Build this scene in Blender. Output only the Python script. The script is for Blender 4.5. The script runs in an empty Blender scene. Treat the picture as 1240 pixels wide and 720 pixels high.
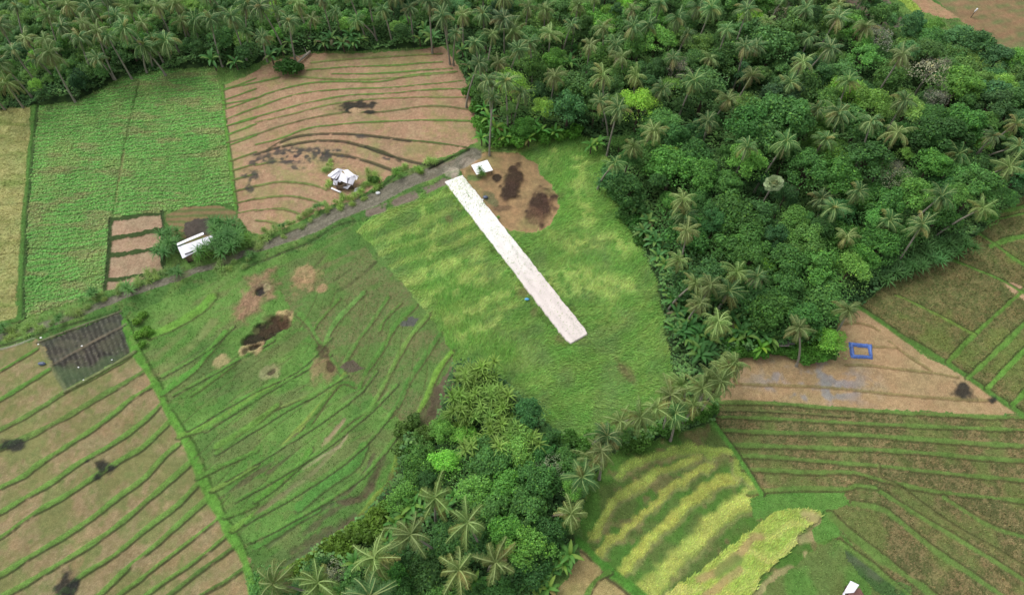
import bpy, math, random
import numpy as np
from mathutils import Vector
random.seed(7); RS = np.random.RandomState(11)
S = bpy.context.scene; COL = S.collection
# ------------------------------------------------------------------ camera
H = 115.0; PITCH = math.radians(58); F = 827.0
FW = np.array([0, math.cos(PITCH), -math.sin(PITCH)]); UP = np.array([0, math.sin(PITCH), math.cos(PITCH)])
def at(x, y, z=0.0):
    """place in the world, at height z, that the drone photograph shows at (x, y)"""
    d = FW + np.array([(x-620)/F, 0, 0]) - UP*((y-360)/F)
    t = (z-H)/d[2]
    return np.array([d[0]*t, d[1]*t, z])
def px(p):
    v = np.array([p[0], p[1], p[2]-H]); w = v@FW
    return 620+F*v[0]/w, 360-F*(v@UP)/w
cd = bpy.data.cameras.new('camera'); cam = bpy.data.objects.new('camera', cd); COL.objects.link(cam)
cam.location = (0, 0, H); cam.rotation_euler = (math.pi/2-PITCH, 0, 0)
cd.sensor_width = 36; cd.lens = 36*F/1240; cd.clip_end = 8000; cd.clip_start = 1; S.camera = cam
# ------------------------------------------------------------------ light
SUN_EL, SUN_AZ = math.radians(58), math.radians(-50)      # azimuth from +Y towards +X
w = bpy.data.worlds.new("World"); S.world = w; w.use_nodes = True
nt = w.node_tree; bg = nt.nodes['Background']; sky = nt.nodes.new('ShaderNodeTexSky')
sky.sky_type = 'NISHITA'; sky.sun_disc = False; sky.sun_elevation = SUN_EL; sky.sun_rotation = SUN_AZ
sky.dust_density = 3; sky.air_density = 1.0
hs = nt.nodes.new('ShaderNodeHueSaturation'); hs.inputs['Saturation'].default_value = 0.22; hs.inputs['Value'].default_value = 1.45
nt.links.new(sky.outputs[0], hs.inputs['Color']); nt.links.new(hs.outputs[0], bg.inputs[0]); bg.inputs[1].default_value = 0.15
ld = bpy.data.lights.new('sun', 'SUN'); ld.energy = 1.25; ld.angle = math.radians(28); ld.color = (1, .975, .93)
lo = bpy.data.objects.new('sun', ld); COL.objects.link(lo)
sd = Vector((math.sin(SUN_AZ)*math.cos(SUN_EL), math.cos(SUN_AZ)*math.cos(SUN_EL), math.sin(SUN_EL)))
lo.rotation_euler = sd.to_track_quat('Z', 'Y').to_euler(); lo.location = (0, 60, 80)
S.view_settings.view_transform = 'Standard'; S.view_settings.look = 'None'; S.view_settings.exposure = 0
S.render.engine = 'CYCLES'
# ------------------------------------------------------------------ colour helpers
KA = 0.84
def lin(c, k=KA):
    c = np.asarray(c, float)/255.0
    return np.where(c <= .04045, c/12.92, ((c+.055)/1.055)**2.4)*k
def attr_mat(name, rough=.9, trans=0.0, noise=None, objtint=False, spec=.2, bump=0):
    m = bpy.data.materials.new(name); m.use_nodes = True; n = m.node_tree; N = n.nodes; L = n.links
    b = N['Principled BSDF']; b.inputs['Roughness'].default_value = rough; b.inputs['Specular IOR Level'].default_value = spec
    a = N.new('ShaderNodeAttribute'); a.attribute_name = 'col'; out = a.outputs['Color']
    if noise:
        tc = N.new('ShaderNodeTexCoord')
        for sc, amt in noise:
            t = N.new('ShaderNodeTexNoise'); t.inputs['Scale'].default_value = sc; t.inputs['Detail'].default_value = 4
            L.new(tc.outputs['Object'], t.inputs['Vector'])
            r = N.new('ShaderNodeMapRange'); r.inputs[1].default_value = .3; r.inputs[2].default_value = .7
            r.inputs[3].default_value = 1-amt; r.inputs[4].default_value = 1+amt; L.new(t.outputs['Fac'], r.inputs[0])
            v = N.new('ShaderNodeVectorMath'); v.operation = 'SCALE'; L.new(out, v.inputs[0]); L.new(r.outputs[0], v.inputs['Scale'])
            out = v.outputs[0]
        if bump:
            bp = N.new('ShaderNodeBump'); bp.inputs['Strength'].default_value = bump; bp.inputs['Distance'].default_value = .1
            L.new(t.outputs['Fac'], bp.inputs['Height']); L.new(bp.outputs[0], b.inputs['Normal'])
    if objtint:
        oi = N.new('ShaderNodeObjectInfo'); v = N.new('ShaderNodeVectorMath'); v.operation = 'MULTIPLY'
        L.new(out, v.inputs[0]); L.new(oi.outputs['Color'], v.inputs[1]); out = v.outputs[0]
    L.new(out, b.inputs['Base Color'])
    if trans:
        tr = N.new('ShaderNodeBsdfTranslucent'); L.new(out, tr.inputs['Color']); mx = N.new('ShaderNodeMixShader')
        mx.inputs[0].default_value = trans; L.new(b.outputs[0], mx.inputs[1]); L.new(tr.outputs[0], mx.inputs[2])
        L.new(mx.outputs[0], N['Material Output'].inputs[0])
    return m
def flat_mat(name, c, rough=.7, noise=((3, .2), (20, .15)), metal=0.0, k=KA):
    m = bpy.data.materials.new(name); m.use_nodes = True; N = m.node_tree.nodes; L = m.node_tree.links
    b = N['Principled BSDF']; b.inputs['Roughness'].default_value = rough; b.inputs['Metallic'].default_value = metal
    tc = N.new('ShaderNodeTexCoord'); rgb = N.new('ShaderNodeRGB'); cc = lin(c, k); rgb.outputs[0].default_value = (*cc, 1); out = rgb.outputs[0]
    for sc, amt in noise:
        t = N.new('ShaderNodeTexNoise'); t.inputs['Scale'].default_value = sc; t.inputs['Detail'].default_value = 5
        L.new(tc.outputs['Object'], t.inputs['Vector'])
        r = N.new('ShaderNodeMapRange'); r.inputs[1].default_value = .3; r.inputs[2].default_value = .7
        r.inputs[3].default_value = 1-amt; r.inputs[4].default_value = 1+amt; L.new(t.outputs['Fac'], r.inputs[0])
        v = N.new('ShaderNodeVectorMath'); v.operation = 'SCALE'; L.new(out, v.inputs[0]); L.new(r.outputs[0], v.inputs['Scale']); out = v.outputs[0]
    L.new(out, b.inputs['Base Color']); return m
M_GROUND = attr_mat('soil_and_turf', .95, noise=[(1.3, .12), (9, .3)], spec=.1, bump=.5)
M_BLADE = attr_mat('grass_blades', .8, trans=.25, spec=.15)
M_LEAF = attr_mat('tree_leaves', .6, trans=.34, objtint=True, spec=.25)
M_PALM = attr_mat('palm_fronds', .5, trans=.25, objtint=True, spec=.3)
M_BARK = flat_mat('pale_bark', (150, 143, 128), .9, ((.8, .2), (9, .3)))
M_BARKD = flat_mat('brown_bark', (95, 80, 66), .9, ((2, .2), (9, .3)))
M_ROOF = flat_mat('weathered_zinc', (246, 244, 250), .5, ((.5, .09), (6, .07)), .0, .9)
M_ROOFB = flat_mat('stained_zinc', (205, 203, 210), .6, ((.9, .3), (7, .15)), .0)
M_WHITE = flat_mat('white_sheet', (255, 255, 255), .5, ((2, .03),), .0, .88)
M_WOOD = flat_mat('old_timber', (110, 96, 82), .9)
M_WALL = flat_mat('woven_bamboo_wall', (120, 100, 78), .9, ((8, .4),))
M_TILE = flat_mat('brown_roof', (98, 88, 92), .8, ((2, .25), (10, .25)))
M_BLUE = flat_mat('blue_tarpaulin', (84, 116, 186), .45, ((1.2, .25), (5, .25)))
M_CYAN = flat_mat('pale_blue_plastic', (90, 170, 215), .4, ((4, .2),))
M_NAVY = flat_mat('dark_blue_plastic', (88, 100, 125), .4, ((4, .3),))
M_DARK = flat_mat('black_plastic', (50, 50, 56), .4, ((4, .3),))
# ------------------------------------------------------------------ mesh helpers
def mesh_np(name, V, Fa, mat, cols=None, smooth=False):
    """V (n,3), Fa (m,k) equal sided faces"""
    me = bpy.data.meshes.new(name); V = np.asarray(V, np.float32); Fa = np.asarray(Fa, np.int32); k = Fa.shape[1]
    me.vertices.add(len(V)); me.vertices.foreach_set('co', V.ravel())
    me.loops.add(Fa.size); me.loops.foreach_set('vertex_index', Fa.ravel())
    me.polygons.add(len(Fa)); me.polygons.foreach_set('loop_start', np.arange(0, Fa.size, k, dtype=np.int32))
    me.polygons.foreach_set('loop_total', np.full(len(Fa), k, np.int32))
    if smooth: me.polygons.foreach_set('use_smooth', np.ones(len(Fa), bool))
    me.update(calc_edges=True)
    if cols is not None:
        a = me.color_attributes.new('col', 'FLOAT_COLOR', 'POINT'); c = np.ones((len(V), 4), np.float32); c[:, :3] = cols
        a.data.foreach_set('color', c.ravel())
    me.materials.append(mat); return me
def link(name, data, parent=None, loc=None):
    o = bpy.data.objects.new(name, data); COL.objects.link(o)
    if parent is not None: o.parent = parent
    if loc is not None: o.location = loc
    return o
def tag(o, label=None, cat=None, group=None, kind=None):
    if label: o['label'] = label
    if cat: o['category'] = cat
    if group: o['group'] = group
    if kind: o['kind'] = kind
    return o
def empty(name, loc, rz=0, label=None, cat=None, group=None):
    o = link(name, None, None, loc); o.rotation_euler = (0, 0, rz); o.empty_display_size = .5
    return tag(o, label, cat, group)
class MB:
    def __init__(s): s.v = []; s.f = []; s.c = []
    def quad(s, a, b, c, d, col=(1, 1, 1)):
        i = len(s.v); s.v += [tuple(a), tuple(b), tuple(c), tuple(d)]; s.f.append((i, i+1, i+2, i+3)); s.c += [tuple(col)]*4
    def box(s, c, sx, sy, sz, rz=0):
        cx, cy, cz = c; ca, sa = math.cos(rz), math.sin(rz); P = []
        for dz in (-.5, .5):
            for dx, dy in ((-.5, -.5), (.5, -.5), (.5, .5), (-.5, .5)):
                x, y = dx*sx, dy*sy; P.append((cx+x*ca-y*sa, cy+x*sa+y*ca, cz+dz*sz))
        i = len(s.v); s.v += P; s.c += [(1, 1, 1)]*8
        s.f += [tuple(i+k for k in q) for q in ((3, 2, 1, 0), (4, 5, 6, 7), (0, 1, 5, 4), (1, 2, 6, 5), (2, 3, 7, 6), (3, 0, 4, 7))]
    def tube(s, pts, rad, n=7, col=(1, 1, 1)):
        i0 = len(s.v); pts = [Vector(p) for p in pts]
        for j, p in enumerate(pts):
            d = (pts[min(j+1, len(pts)-1)]-pts[max(j-1, 0)]).normalized(); a = d.orthogonal().normalized(); b = d.cross(a)
            if abs(d.z) > .3: a = Vector((1, 0, 0)); a = (a-d*a.dot(d)).normalized(); b = d.cross(a)
            for k in range(n):
                t = 2*math.pi*k/n; s.v.append(tuple(p+(a*math.cos(t)+b*math.sin(t))*rad[j])); s.c.append(tuple(col))
        for j in range(len(pts)-1):
            for k in range(n):
                s.f.append((i0+j*n+k, i0+j*n+(k+1) % n, i0+(j+1)*n+(k+1) % n, i0+(j+1)*n+k))
    def mesh(s, name, mat, smooth=False): return mesh_np(name, s.v, s.f, mat, s.c, smooth)
# ------------------------------------------------------------------ rasters of the land
CS = 0.2
X0, X1, Y0, Y1 = -156., 156., 2., 188.
xs = np.arange(X0, X1, CS).astype(np.float32); ys = np.arange(Y0, Y1, CS).astype(np.float32); NX, NY = len(xs), len(ys)
GX, GY = np.meshgrid(xs, ys)
def vnoise(X, Y, seed):
    r = np.random.RandomState(seed); n = 128; T = r.rand(n, n).astype(np.float32)
    xi = np.floor(X).astype(int); yi = np.floor(Y).astype(int); fx = (X-xi).astype(np.float32); fy = (Y-yi).astype(np.float32)
    fx = fx*fx*(3-2*fx); fy = fy*fy*(3-2*fy); a = xi % n; b = (xi+1) % n; c = yi % n; d = (yi+1) % n
    return (T[c, a]*(1-fx)+T[c, b]*fx)*(1-fy)+(T[d, a]*(1-fx)+T[d, b]*fx)*fy
def fbm(X, Y, sc, seed, o=3):
    s = 0; a = 1; t = 0
    for i in range(o): s = s+a*vnoise(X/sc+i*17.3, Y/sc+i*5.1, seed+i); t += a; a *= .5; sc = sc*.5
    return s/t
N1 = fbm(GX, GY, 14, 1); N2 = fbm(GX, GY, 4.5, 5); N3 = fbm(GX, GY, 1.4, 9); N4 = RS.rand(NY, NX).astype(np.float32); N5 = fbm(GX, GY, .9, 21, 2)
def sm(a, lo, hi): t = np.clip((a-lo)/(hi-lo), 0, 1); return t*t*(3-2*t)
def W(pts): return np.array([at(p[0], p[1])[:2] for p in pts])
def smooth(P, closed=False, k=5):
    P = np.asarray(P, float); n = len(P); out = []
    if n < 3: return P
    for i in range(n if closed else n-1):
        g = (lambda j: P[j % n]) if closed else (lambda j: P[min(max(j, 0), n-1)])
        p0, p1, p2, p3 = g(i-1), g(i), g(i+1), g(i+2)
        for j in range(k):
            t = j/k; out.append(.5*((2*p1)+(-p0+p2)*t+(2*p0-5*p1+4*p2-p3)*t*t+(-p0+3*p1-3*p2+p3)*t**3))
    if not closed: out.append(P[-1])
    return np.array(out)
def sl(x0, x1, y0, y1):
    return (slice(max(0, int((y0-Y0)/CS)), min(NY, int((y1-Y0)/CS)+2)), slice(max(0, int((x0-X0)/CS)), min(NX, int((x1-X0)/CS)+2)))
def inside(P):
    m = np.zeros((NY, NX), bool); s = sl(P[:, 0].min(), P[:, 0].max(), P[:, 1].min(), P[:, 1].max())
    X = GX[s]+(N3[s]-.5)*.9+(N2[s]-.5)*1.0; Y = GY[s]+(N5[s]-.5)*.7+(N2[s]-.5)*1.0; r = np.zeros(X.shape, bool); n = len(P)
    for i in range(n):
        (xa, ya), (xb, yb) = P[i], P[(i+1) % n]
        if ya == yb: continue
        c = ((ya > Y) != (yb > Y)) & (X < (xb-xa)*(Y-ya)/(yb-ya)+xa); r ^= c
    m[s] = r; return m
def dist(P, marg):
    """signed distance to polyline (positive left of travel); 99 where farther than marg"""
    global WS
    W0 = sl(P[:, 0].min()-marg, P[:, 0].max()+marg, P[:, 1].min()-marg, P[:, 1].max()+marg); WS = W0
    D = np.full(GX[W0].shape, 99., np.float32)
    if D.size == 0: return D
    for i in range(len(P)-1):
        (xa, ya), (xb, yb) = P[i], P[i+1]; s = sl(min(xa, xb)-marg, max(xa, xb)+marg, min(ya, yb)-marg, max(ya, yb)+marg)
        X = GX[s]; Y = GY[s]
        if X.size == 0: continue
        dx, dy = xb-xa, yb-ya; L2 = dx*dx+dy*dy+1e-9; t = np.clip(((X-xa)*dx+(Y-ya)*dy)/L2, 0, 1)
        ex, ey = X-xa-t*dx, Y-ya-t*dy; d = np.sqrt(ex*ex+ey*ey); sg = np.where(dx*ey-dy*ex >= 0, 1., -1.)
        r_ = (slice(s[0].start-W0[0].start, s[0].stop-W0[0].start), slice(s[1].start-W0[1].start, s[1].stop-W0[1].start)); cur = D[r_]; up = d < np.abs(cur); cur[up] = (d*sg)[up]; D[r_] = cur
    return D
C = np.zeros((NY, NX, 3), np.float32); Z = np.zeros((NY, NX), np.float32); ID = np.zeros((NY, NX), np.int16)
DEN = np.zeros((NY, NX), np.float32); HT = np.full((NY, NX), .2, np.float32); DIR = np.full((NY, NX), -9., np.float32)
def mixc(a, b, t): return a*(1-t[..., None])+b*t[..., None]
def setc(m, col, t, ws=None):
    ws = ws or (slice(None), slice(None)); tt = np.asarray(t*m, np.float32)[..., None]; C[ws] = C[ws]*(1-tt)+col*tt
def L3(*c):
    v = np.array(lin(c), np.float32); v = v*.93+.07*float(v@np.array((.2, .7, .1))); return (v*np.array((.96, 1.01, .93))).astype(np.float32)
# ---- background: weedy green verge
C[:] = mixc(L3(84, 122, 58), L3(110, 142, 70), sm(N2, .35, .65)); C[:] = mixc(C, L3(118, 112, 78)[None, None], sm(N3*.6+N1*.4, .55, .75)*.5)
DEN[:] = 9; HT[:] = .35
FIELDS = {0: ('grass_verge', 'weedy green verges and banks between the fields')}
def field(i, name, label, pts, wob=.5, sub=True):
    P = W(pts)
    m = inside(P)
    ID[m] = i
    if name: FIELDS[i] = (name, label)
    return m
# forest floor
FOR = [
 [(-90, -90), (570, -90), (560, 50), (535, 56), (430, 62), (375, 63), (325, 70), (296, 84), (262, 80), (200, 84), (150, 92), (95, 122), (45, 127), (-90, 146)],
 [(540, -90), (1010, -90), (1060, 30), (1130, 70), (1190, 105), (1260, 150), (1360, 215), (1300, 232), (1240, 236), (1192, 278), (1130, 315), (1068, 347), (1040, 372), (1012, 392), (1012, 432), (940, 427), (880, 432), (872, 470), (850, 478), (828, 480), (812, 440), (806, 400), (796, 340), (765, 285), (745, 240), (738, 200), (728, 170), (700, 164), (620, 168), (590, 178), (578, 150), (565, 110), (552, 60)],
 [(548, 446), (572, 440), (600, 452), (640, 490), (668, 520), (700, 536), (740, 520), (790, 515), (850, 480), (868, 490), (862, 512), (800, 530), (745, 545), (718, 575), (700, 630), (690, 665), (672, 700), (655, 780), (300, 780), (312, 700), (345, 690), (400, 655), (440, 622), (470, 590), (486, 560), (494, 532), (512, 516), (530, 500)],
]
mf = np.zeros((NY, NX), bool)
for P in FOR: mf |= field(1, 'forest_floor', 'shaded leafy ground under the trees', P)
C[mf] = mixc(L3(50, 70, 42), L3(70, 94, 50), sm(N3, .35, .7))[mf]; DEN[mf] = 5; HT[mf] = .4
def stub(m, a, b, green, amt=.5, k=.6):
    """cut crop: pinkish/brown soil with straw, spotted green"""
    c = mixc(L3(*a), L3(*b), sm(N3*.5+N4*.5, .3, .7)); c = mixc(c, L3(*green)[None, None], sm(N2*.55+N5*.3+N1*.15, k-.12, k+.12)*amt)
    C[m] = c[m]; DEN[m] = 2.5; HT[m] = .12
# F1 ripe rice strip far left
m = field(2, 'ripe_rice_field', 'narrow ripe yellow rice field at the left edge', [(-120, 142), (37, 130), (33, 200), (27, 280), (21, 340), (19, 389), (-120, 402)])
C[m] = mixc(L3(156, 154, 96), L3(170, 166, 108), sm(N3*.5+N4*.5, .3, .7))[m]; C[m] = mixc(C, L3(128, 140, 72)[None, None], sm(fbm(GX*.3, GY*1.5, 3, 31), .5, .75)*.8)[m]; DEN[m] = 13; HT[m] = .5; DIR[m] = .2
# F2 bean field
m = field(3, 'bean_field', 'wide bright green bean field beyond the dirt road at left', [(42, 129), (95, 124), (150, 96), (200, 87), (262, 82), (274, 150), (286, 250), (262, 248), (200, 256), (134, 264), (131, 300), (127, 352), (24, 386), (26, 300), (36, 190)])
rowp = GY*1.0-GX*.16+(N1-.5)*5; rows = .5+.5*np.sin(rowp*2*math.pi/1.15)
rowm = sm(rows*.6+N5*.4, .25, .6)
c = mixc(L3(118, 142, 82), L3(104, 162, 74), rowm*.85+.0); c = mixc(c, L3(130, 150, 84)[None, None], sm(N2, .5, .75)*.6); c = mixc(c, L3(84, 138, 60)[None, None], sm(N1, .5, .8)*.5)
c = mixc(c, L3(142, 132, 92)[None, None], sm(fbm(GX*.5, GY*1.6, 4, 41), .58, .72)*.55)
C[m] = c[m]; DEN[m] = (5+8*rowm)[m]; HT[m] = .25
# plots by the bean field
m = field(4, 'harvested_plot', 'three small tan plots stacked beside the bean field', [(134, 264), (198, 256), (199, 331), (180, 338), (129, 346)])
C[m] = L3(66, 84, 46); DEN[m] = 10; HT[m] = .3
for P in ([(137, 267), (195, 260), (196, 275), (135, 285)], [(135, 290), (195, 280), (196, 297), (133, 306)], [(132, 312), (196, 302), (196, 328), (131, 336)], [(131, 341), (176, 335), (165, 346), (128, 350)]):
    q = inside(W(P)); stub(q, (158, 128, 106), (174, 146, 122), (130, 130, 84), .3, .62); Z[q] -= .15
m = field(5, 'garden_patch', 'brown and dark earth garden patch behind the white roofed hut', [(201, 260), (225, 250), (262, 250), (284, 256), (288, 290), (262, 292), (205, 300)])
q = mixc(L3(140, 114, 84), L3(104, 112, 66), .5+.5*np.sin(GY*4+N2*6)); C[m] = q[m]; DEN[m] = 3; HT[m] = .2
q = inside(W([(223, 270), (240, 264), (262, 266), (260, 282), (246, 286), (224, 288)])); C[q] = mixc(L3(72, 64, 60), L3(96, 86, 80), N5)[q]; DEN[q] = .5
# F4 brown terraces
m = field(6, 'terraced_stubble_field', 'large brown harvested field crossed by thin curving green ridges', [(268, 104), (300, 92), (330, 74), (375, 65), (430, 65), (500, 61), (536, 57), (552, 75), (566, 105), (575, 140), (578, 172), (552, 186), (520, 196), (470, 214), (445, 232), (425, 245), (400, 250), (372, 264), (345, 277), (318, 284), (300, 280), (288, 262), (285, 230), (274, 160)])
stub(m, (164, 128, 104), (178, 144, 116), (150, 140, 92), .75, .56)
# road corridor verge
# F5 left bottom
m = field(7, 'striped_stubble_field', 'near left harvested field striped with long green ridges', [(-140, 440), (0, 424), (45, 411), (82, 474), (163, 426), (186, 462), (206, 503), (229, 543), (252, 592), (278, 642), (300, 680), (305, 720), (315, 800), (-140, 800)])
stub(m, (140, 122, 88), (154, 134, 102), (118, 124, 72), .75, .48)
q = m & (sm(fbm(GX, GY, 9, 77), .5, .62)*(GX > -75)*(GY < 62) > .3); stub(q & (N5 > .46), (150, 126, 94), (160, 136, 102), (132, 122, 80), .7, .48)
# mulch beds
m = field(8, 'vegetable_bed', 'dark vegetable plot of closely spaced beds on black soil', [(48, 416), (143, 378), (163, 424), (80, 473)])
A, B = W([(48, 416)])[0], W([(143, 378)])[0]; u = (B-A)/np.linalg.norm(B-A); sc = GX*u[0]+GY*u[1]; vv = -GX*u[1]+GY*u[0]
row = .5+.5*np.sin((sc+vv*.12+(N2-.5)*.7)*2*math.pi/.95)
row = np.clip(row*.6+N3*.5+(N5-.5)*.5, 0, 1); c = mixc(L3(56, 53, 50), L3(88, 84, 78), sm(row, .3, .9)); c = mixc(c, L3(132, 126, 114)[None, None], ((N4 > .88) & (row > .5))*.6); c = mixc(c, L3(84, 82, 66)[None, None], sm(N3, .45, .65)*.6); c = mixc(c, L3(84, 100, 68)[None, None], sm(N2*.6+N1*.4, .5, .62)*.6)
q = m & ~inside(W([(58, 443), (152, 392), (163, 424), (80, 473)])); C[m] = c[m]; C[q] = mixc(C, L3(96, 98, 84)[None, None], np.full((NY, NX), .22))[q]; Z[m] -= .1; DEN[m] = 1.5; HT[m] = .15
# F6 green terraces left centre
m = field(9, 'grassy_terraces', 'old green terraces between the dirt road and the grove', [(150, 384), (210, 358), (300, 326), (360, 305), (430, 270), (462, 262), (480, 290), (470, 325), (520, 380), (556, 430), (530, 500), (512, 514), (494, 530), (486, 558), (468, 590), (438, 622), (398, 655), (345, 690), (314, 702), (300, 676), (278, 640), (252, 590), (229, 541), (206, 500), (186, 460), (165, 425), (168, 400)])
al = fbm((GX*.83+GY*.55)*.25, -GX*.55+GY*.83, 2.2, 51)
c = mixc(L3(94, 134, 60), L3(110, 146, 70), sm(N2, .35, .65)); c = mixc(c, L3(120, 124, 80)[None, None], sm(al, .5, .66)*.6); c = mixc(c, L3(74, 106, 54)[None, None], sm(N1, .5, .7)*.5)
C[m] = c[m]; DEN[m] = 12; HT[m] = .3
m = field(10, 'weedy_rice_terraces', 'brown and green weedy rice terraces in narrow slanting strips', [(334, 342), (395, 318), (440, 300), (474, 328), (520, 380), (552, 430), (535, 500), (520, 520), (498, 520), (440, 470), (402, 450), (388, 425), (350, 372)])
c = mixc(L3(102, 122, 68), L3(122, 122, 80), sm(N4*.6+N3*.4, .35, .65)); c = mixc(c, L3(92, 130, 60)[None, None], sm(al*.6+N2*.4, .46, .62)*.7); C[m] = c[m]; DEN[m] = 9; HT[m] = .3
m = inside(W([(548, 440), (558, 448), (548, 470), (534, 500), (524, 512), (516, 505), (528, 470)])); C[m] = mixc(L3(98, 88, 74), L3(118, 106, 84), N5)[m]; DEN[m] = 1.5
# F7 tall grass
m = field(11, 'tall_grass_field', 'bright green field of windblown tall grass around the white path', [(430, 282), (455, 258), (500, 240), (538, 224), (560, 212), (578, 186), (600, 176), (650, 168), (700, 164), (728, 170), (738, 200), (746, 240), (765, 283), (794, 340), (806, 400), (812, 440), (820, 470), (780, 505), (738, 520), (698, 533), (668, 518), (640, 488), (600, 450), (572, 438), (553, 440), (520, 380), (474, 326), (455, 300)])
A7 = m.copy()
wx = GX+(fbm(GX, GY, 16, 61)-.5)*16; wy = GY+(fbm(GX, GY, 16, 66)-.5)*16
st = fbm((wx*.9+wy*.44)*.28, -wx*.44+wy*.9, 2.6, 71); st2 = fbm((wx*.9+wy*.44)*.2, -wx*.44+wy*.9, 1.1, 75)
yel = sm(st*.6+st2*.4, .5, .72); yel *= np.clip(.35+1.1*sm(fbm(GX, GY, 22, 81), .35, .6), 0, 1)
bandp = (-GX*.50+GY*.86)+(fbm(GX, GY, 18, 171)-.5)*9; bd = .5+.5*np.sin(bandp*2*math.pi/5.2); yel = np.clip(yel*.55+sm(bd*.6+st*.4, .45, .75)*.55*np.clip(.3+sm(fbm(GX, GY, 20, 175), .35, .6), 0, 1), 0, 1)
yel = yel*(.5+.5*sm(GY, at(620, 455)[1], at(620, 380)[1]))*(1-.45*sm(GX, at(640, 300)[0], at(700, 300)[0])); c = mixc(L3(104, 144, 62), L3(106, 136, 70), sm(N2, .4, .7)); c = mixc(c, L3(156, 172, 88)[None, None], yel*.85); c = mixc(c, L3(98, 146, 54)[None, None], sm(fbm(GX, GY, 12, 91), .52, .7)*.6)
yb = np.zeros((NY, NX), np.float32)
for P, wd in (([(462, 292), (490, 288), (512, 272), (514, 255)], 1.0), ([(530, 268), (528, 290), (520, 305)], 1.2), ([(650, 345), (690, 335), (730, 340), (760, 345)], 2.2), ([(660, 362), (700, 350), (740, 358)], 1.6), ([(470, 352), (520, 330), (580, 310)], 1.6), ([(500, 372), (560, 345), (610, 330)], 1.4), ([(540, 390), (590, 365), (630, 350)], 1.2), ([(700, 190), (705, 240), (712, 270)], 2.0), ([(690, 300), (730, 290), (755, 300)], 2.0), ([(560, 410), (610, 385)], 1.2), ([(665, 200), (672, 185)], 1.5)):
    D = dist(smooth(W(P)), 6); yb[WS] = np.maximum(yb[WS], np.exp(-(np.abs(D+(N2[WS]-.5)*3)/wd)**2)*sm(N3[WS], .3, .55))
c = mixc(c, L3(168, 184, 98)[None, None], yb*.7)
C[m] = c[m]; DEN[m] = 15; HT[m] = .75; DIR[m] = (.35+(fbm(GX, GY, 12, 95)-.5)*4)[m]
Z[m] += (.25*st+.35*N1)[m]-.2
# burnt clearing
m = field(12, 'cleared_ground', 'brown cleared ground with burnt straw beside the white path', [(571, 186), (600, 183), (628, 184), (636, 192), (652, 200), (654, 212), (668, 224), (676, 238), (676, 252), (668, 268), (660, 278), (648, 284), (622, 280), (608, 282), (596, 268), (586, 250), (572, 232), (560, 214), (556, 205)])
c = mixc(L3(168, 134, 98), L3(152, 122, 90), sm(N3, .35, .65)); c = mixc(c, L3(140, 134, 84)[None, None], sm(N2, .5, .7)*.5); C[m] = c[m]; DEN[m] = 3; HT[m] = .15; Z[m] -= .15
# F8 lodged rice
m = field(13, 'lodged_rice_field', 'yellow green field of flattened rice in curved bands', [(716, 580), (738, 548), (795, 532), (862, 514), (884, 541), (905, 571), (922, 598), (960, 592), (1022, 590), (1028, 606), (1005, 622), (1012, 640), (1034, 662), (1062, 705), (1080, 780), (790, 780), (745, 700), (706, 664), (702, 632)])
c = mixc(L3(96, 116, 58), L3(86, 124, 50), sm(N2, .4, .6)); c = mixc(c, L3(124, 114, 76)[None, None], sm(N3*.5+N1*.5, .52, .66)*.8); C[m] = c[m]; DEN[m] = 9; HT[m] = .3
# tan paddies at bottom
m = field(14, 'dry_paddy', 'two small straw coloured paddies at the bottom edge', [(704, 666), (765, 716), (800, 790), (640, 790), (676, 716)])
stub(m, (160, 142, 94), (172, 154, 106), (140, 140, 80), .4, .6); DEN[m] = 9; HT[m] = .25
# F9 rice right bottom
m = field(15, 'brown_rice_field', 'large brown and green rice field in bands at lower right', [(864, 508), (874, 487), (940, 488), (1030, 495), (1130, 500), (1236, 504), (1400, 512), (1400, 800), (1128, 800), (1100, 712), (1060, 690), (1014, 640), (1006, 624), (1026, 590), (960, 591), (924, 597), (905, 570), (885, 541)])
c = mixc(L3(138, 122, 84), L3(98, 98, 60), sm(N4*.4+N5*.6, .4, .58)); c = mixc(c, L3(112, 124, 66)[None, None], sm(N2*.7+N1*.3, .48, .64)*.75); C[m] = c[m]; DEN[m] = 13; HT[m] = .32
# F10 tan field
m = field(16, 'tan_stubble_field', 'pale tan harvested field with a blue frame on it', [(872, 434), (940, 430), (1012, 436), (1014, 394), (1040, 373), (1080, 402), (1130, 436), (1180, 465), (1232, 502), (1130, 498), (1030, 494), (940, 487), (874, 486)])
stub(m, (164, 134, 100), (178, 148, 112), (150, 134, 86), .3, .62)
q = m*sm(fbm(GX*.4, GY, 3, 103)*.5+N3*.5, .42, .6)*np.exp(-(((GX-at(985, 468)[0])/11)**2+((GY-at(985, 465)[1])/5.0)**2)**2); setc(m, L3(146, 140, 144), q*.9)
# F11 right fields
m = field(17, 'olive_rice_field', 'olive rice plots at the right edge cut by green ridges', [(1042, 371), (1070, 347), (1132, 315), (1194, 278), (1240, 236), (1330, 225), (1400, 230), (1400, 510), (1236, 502), (1180, 463), (1130, 434), (1080, 400)])
c = mixc(L3(130, 120, 78), L3(102, 106, 62), sm(N4*.4+N5*.6, .4, .58)); c = mixc(c, L3(114, 128, 64)[None, None], sm(N2*.5+N1*.5, .46, .6)*.7); C[m] = c[m]; DEN[m] = 12; HT[m] = .45
q = inside(W([(1214, 343), (1228, 342), (1260, 360), (1260, 372), (1226, 356)])); C[q] = L3(186, 150, 120); DEN[q] = 0
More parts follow.
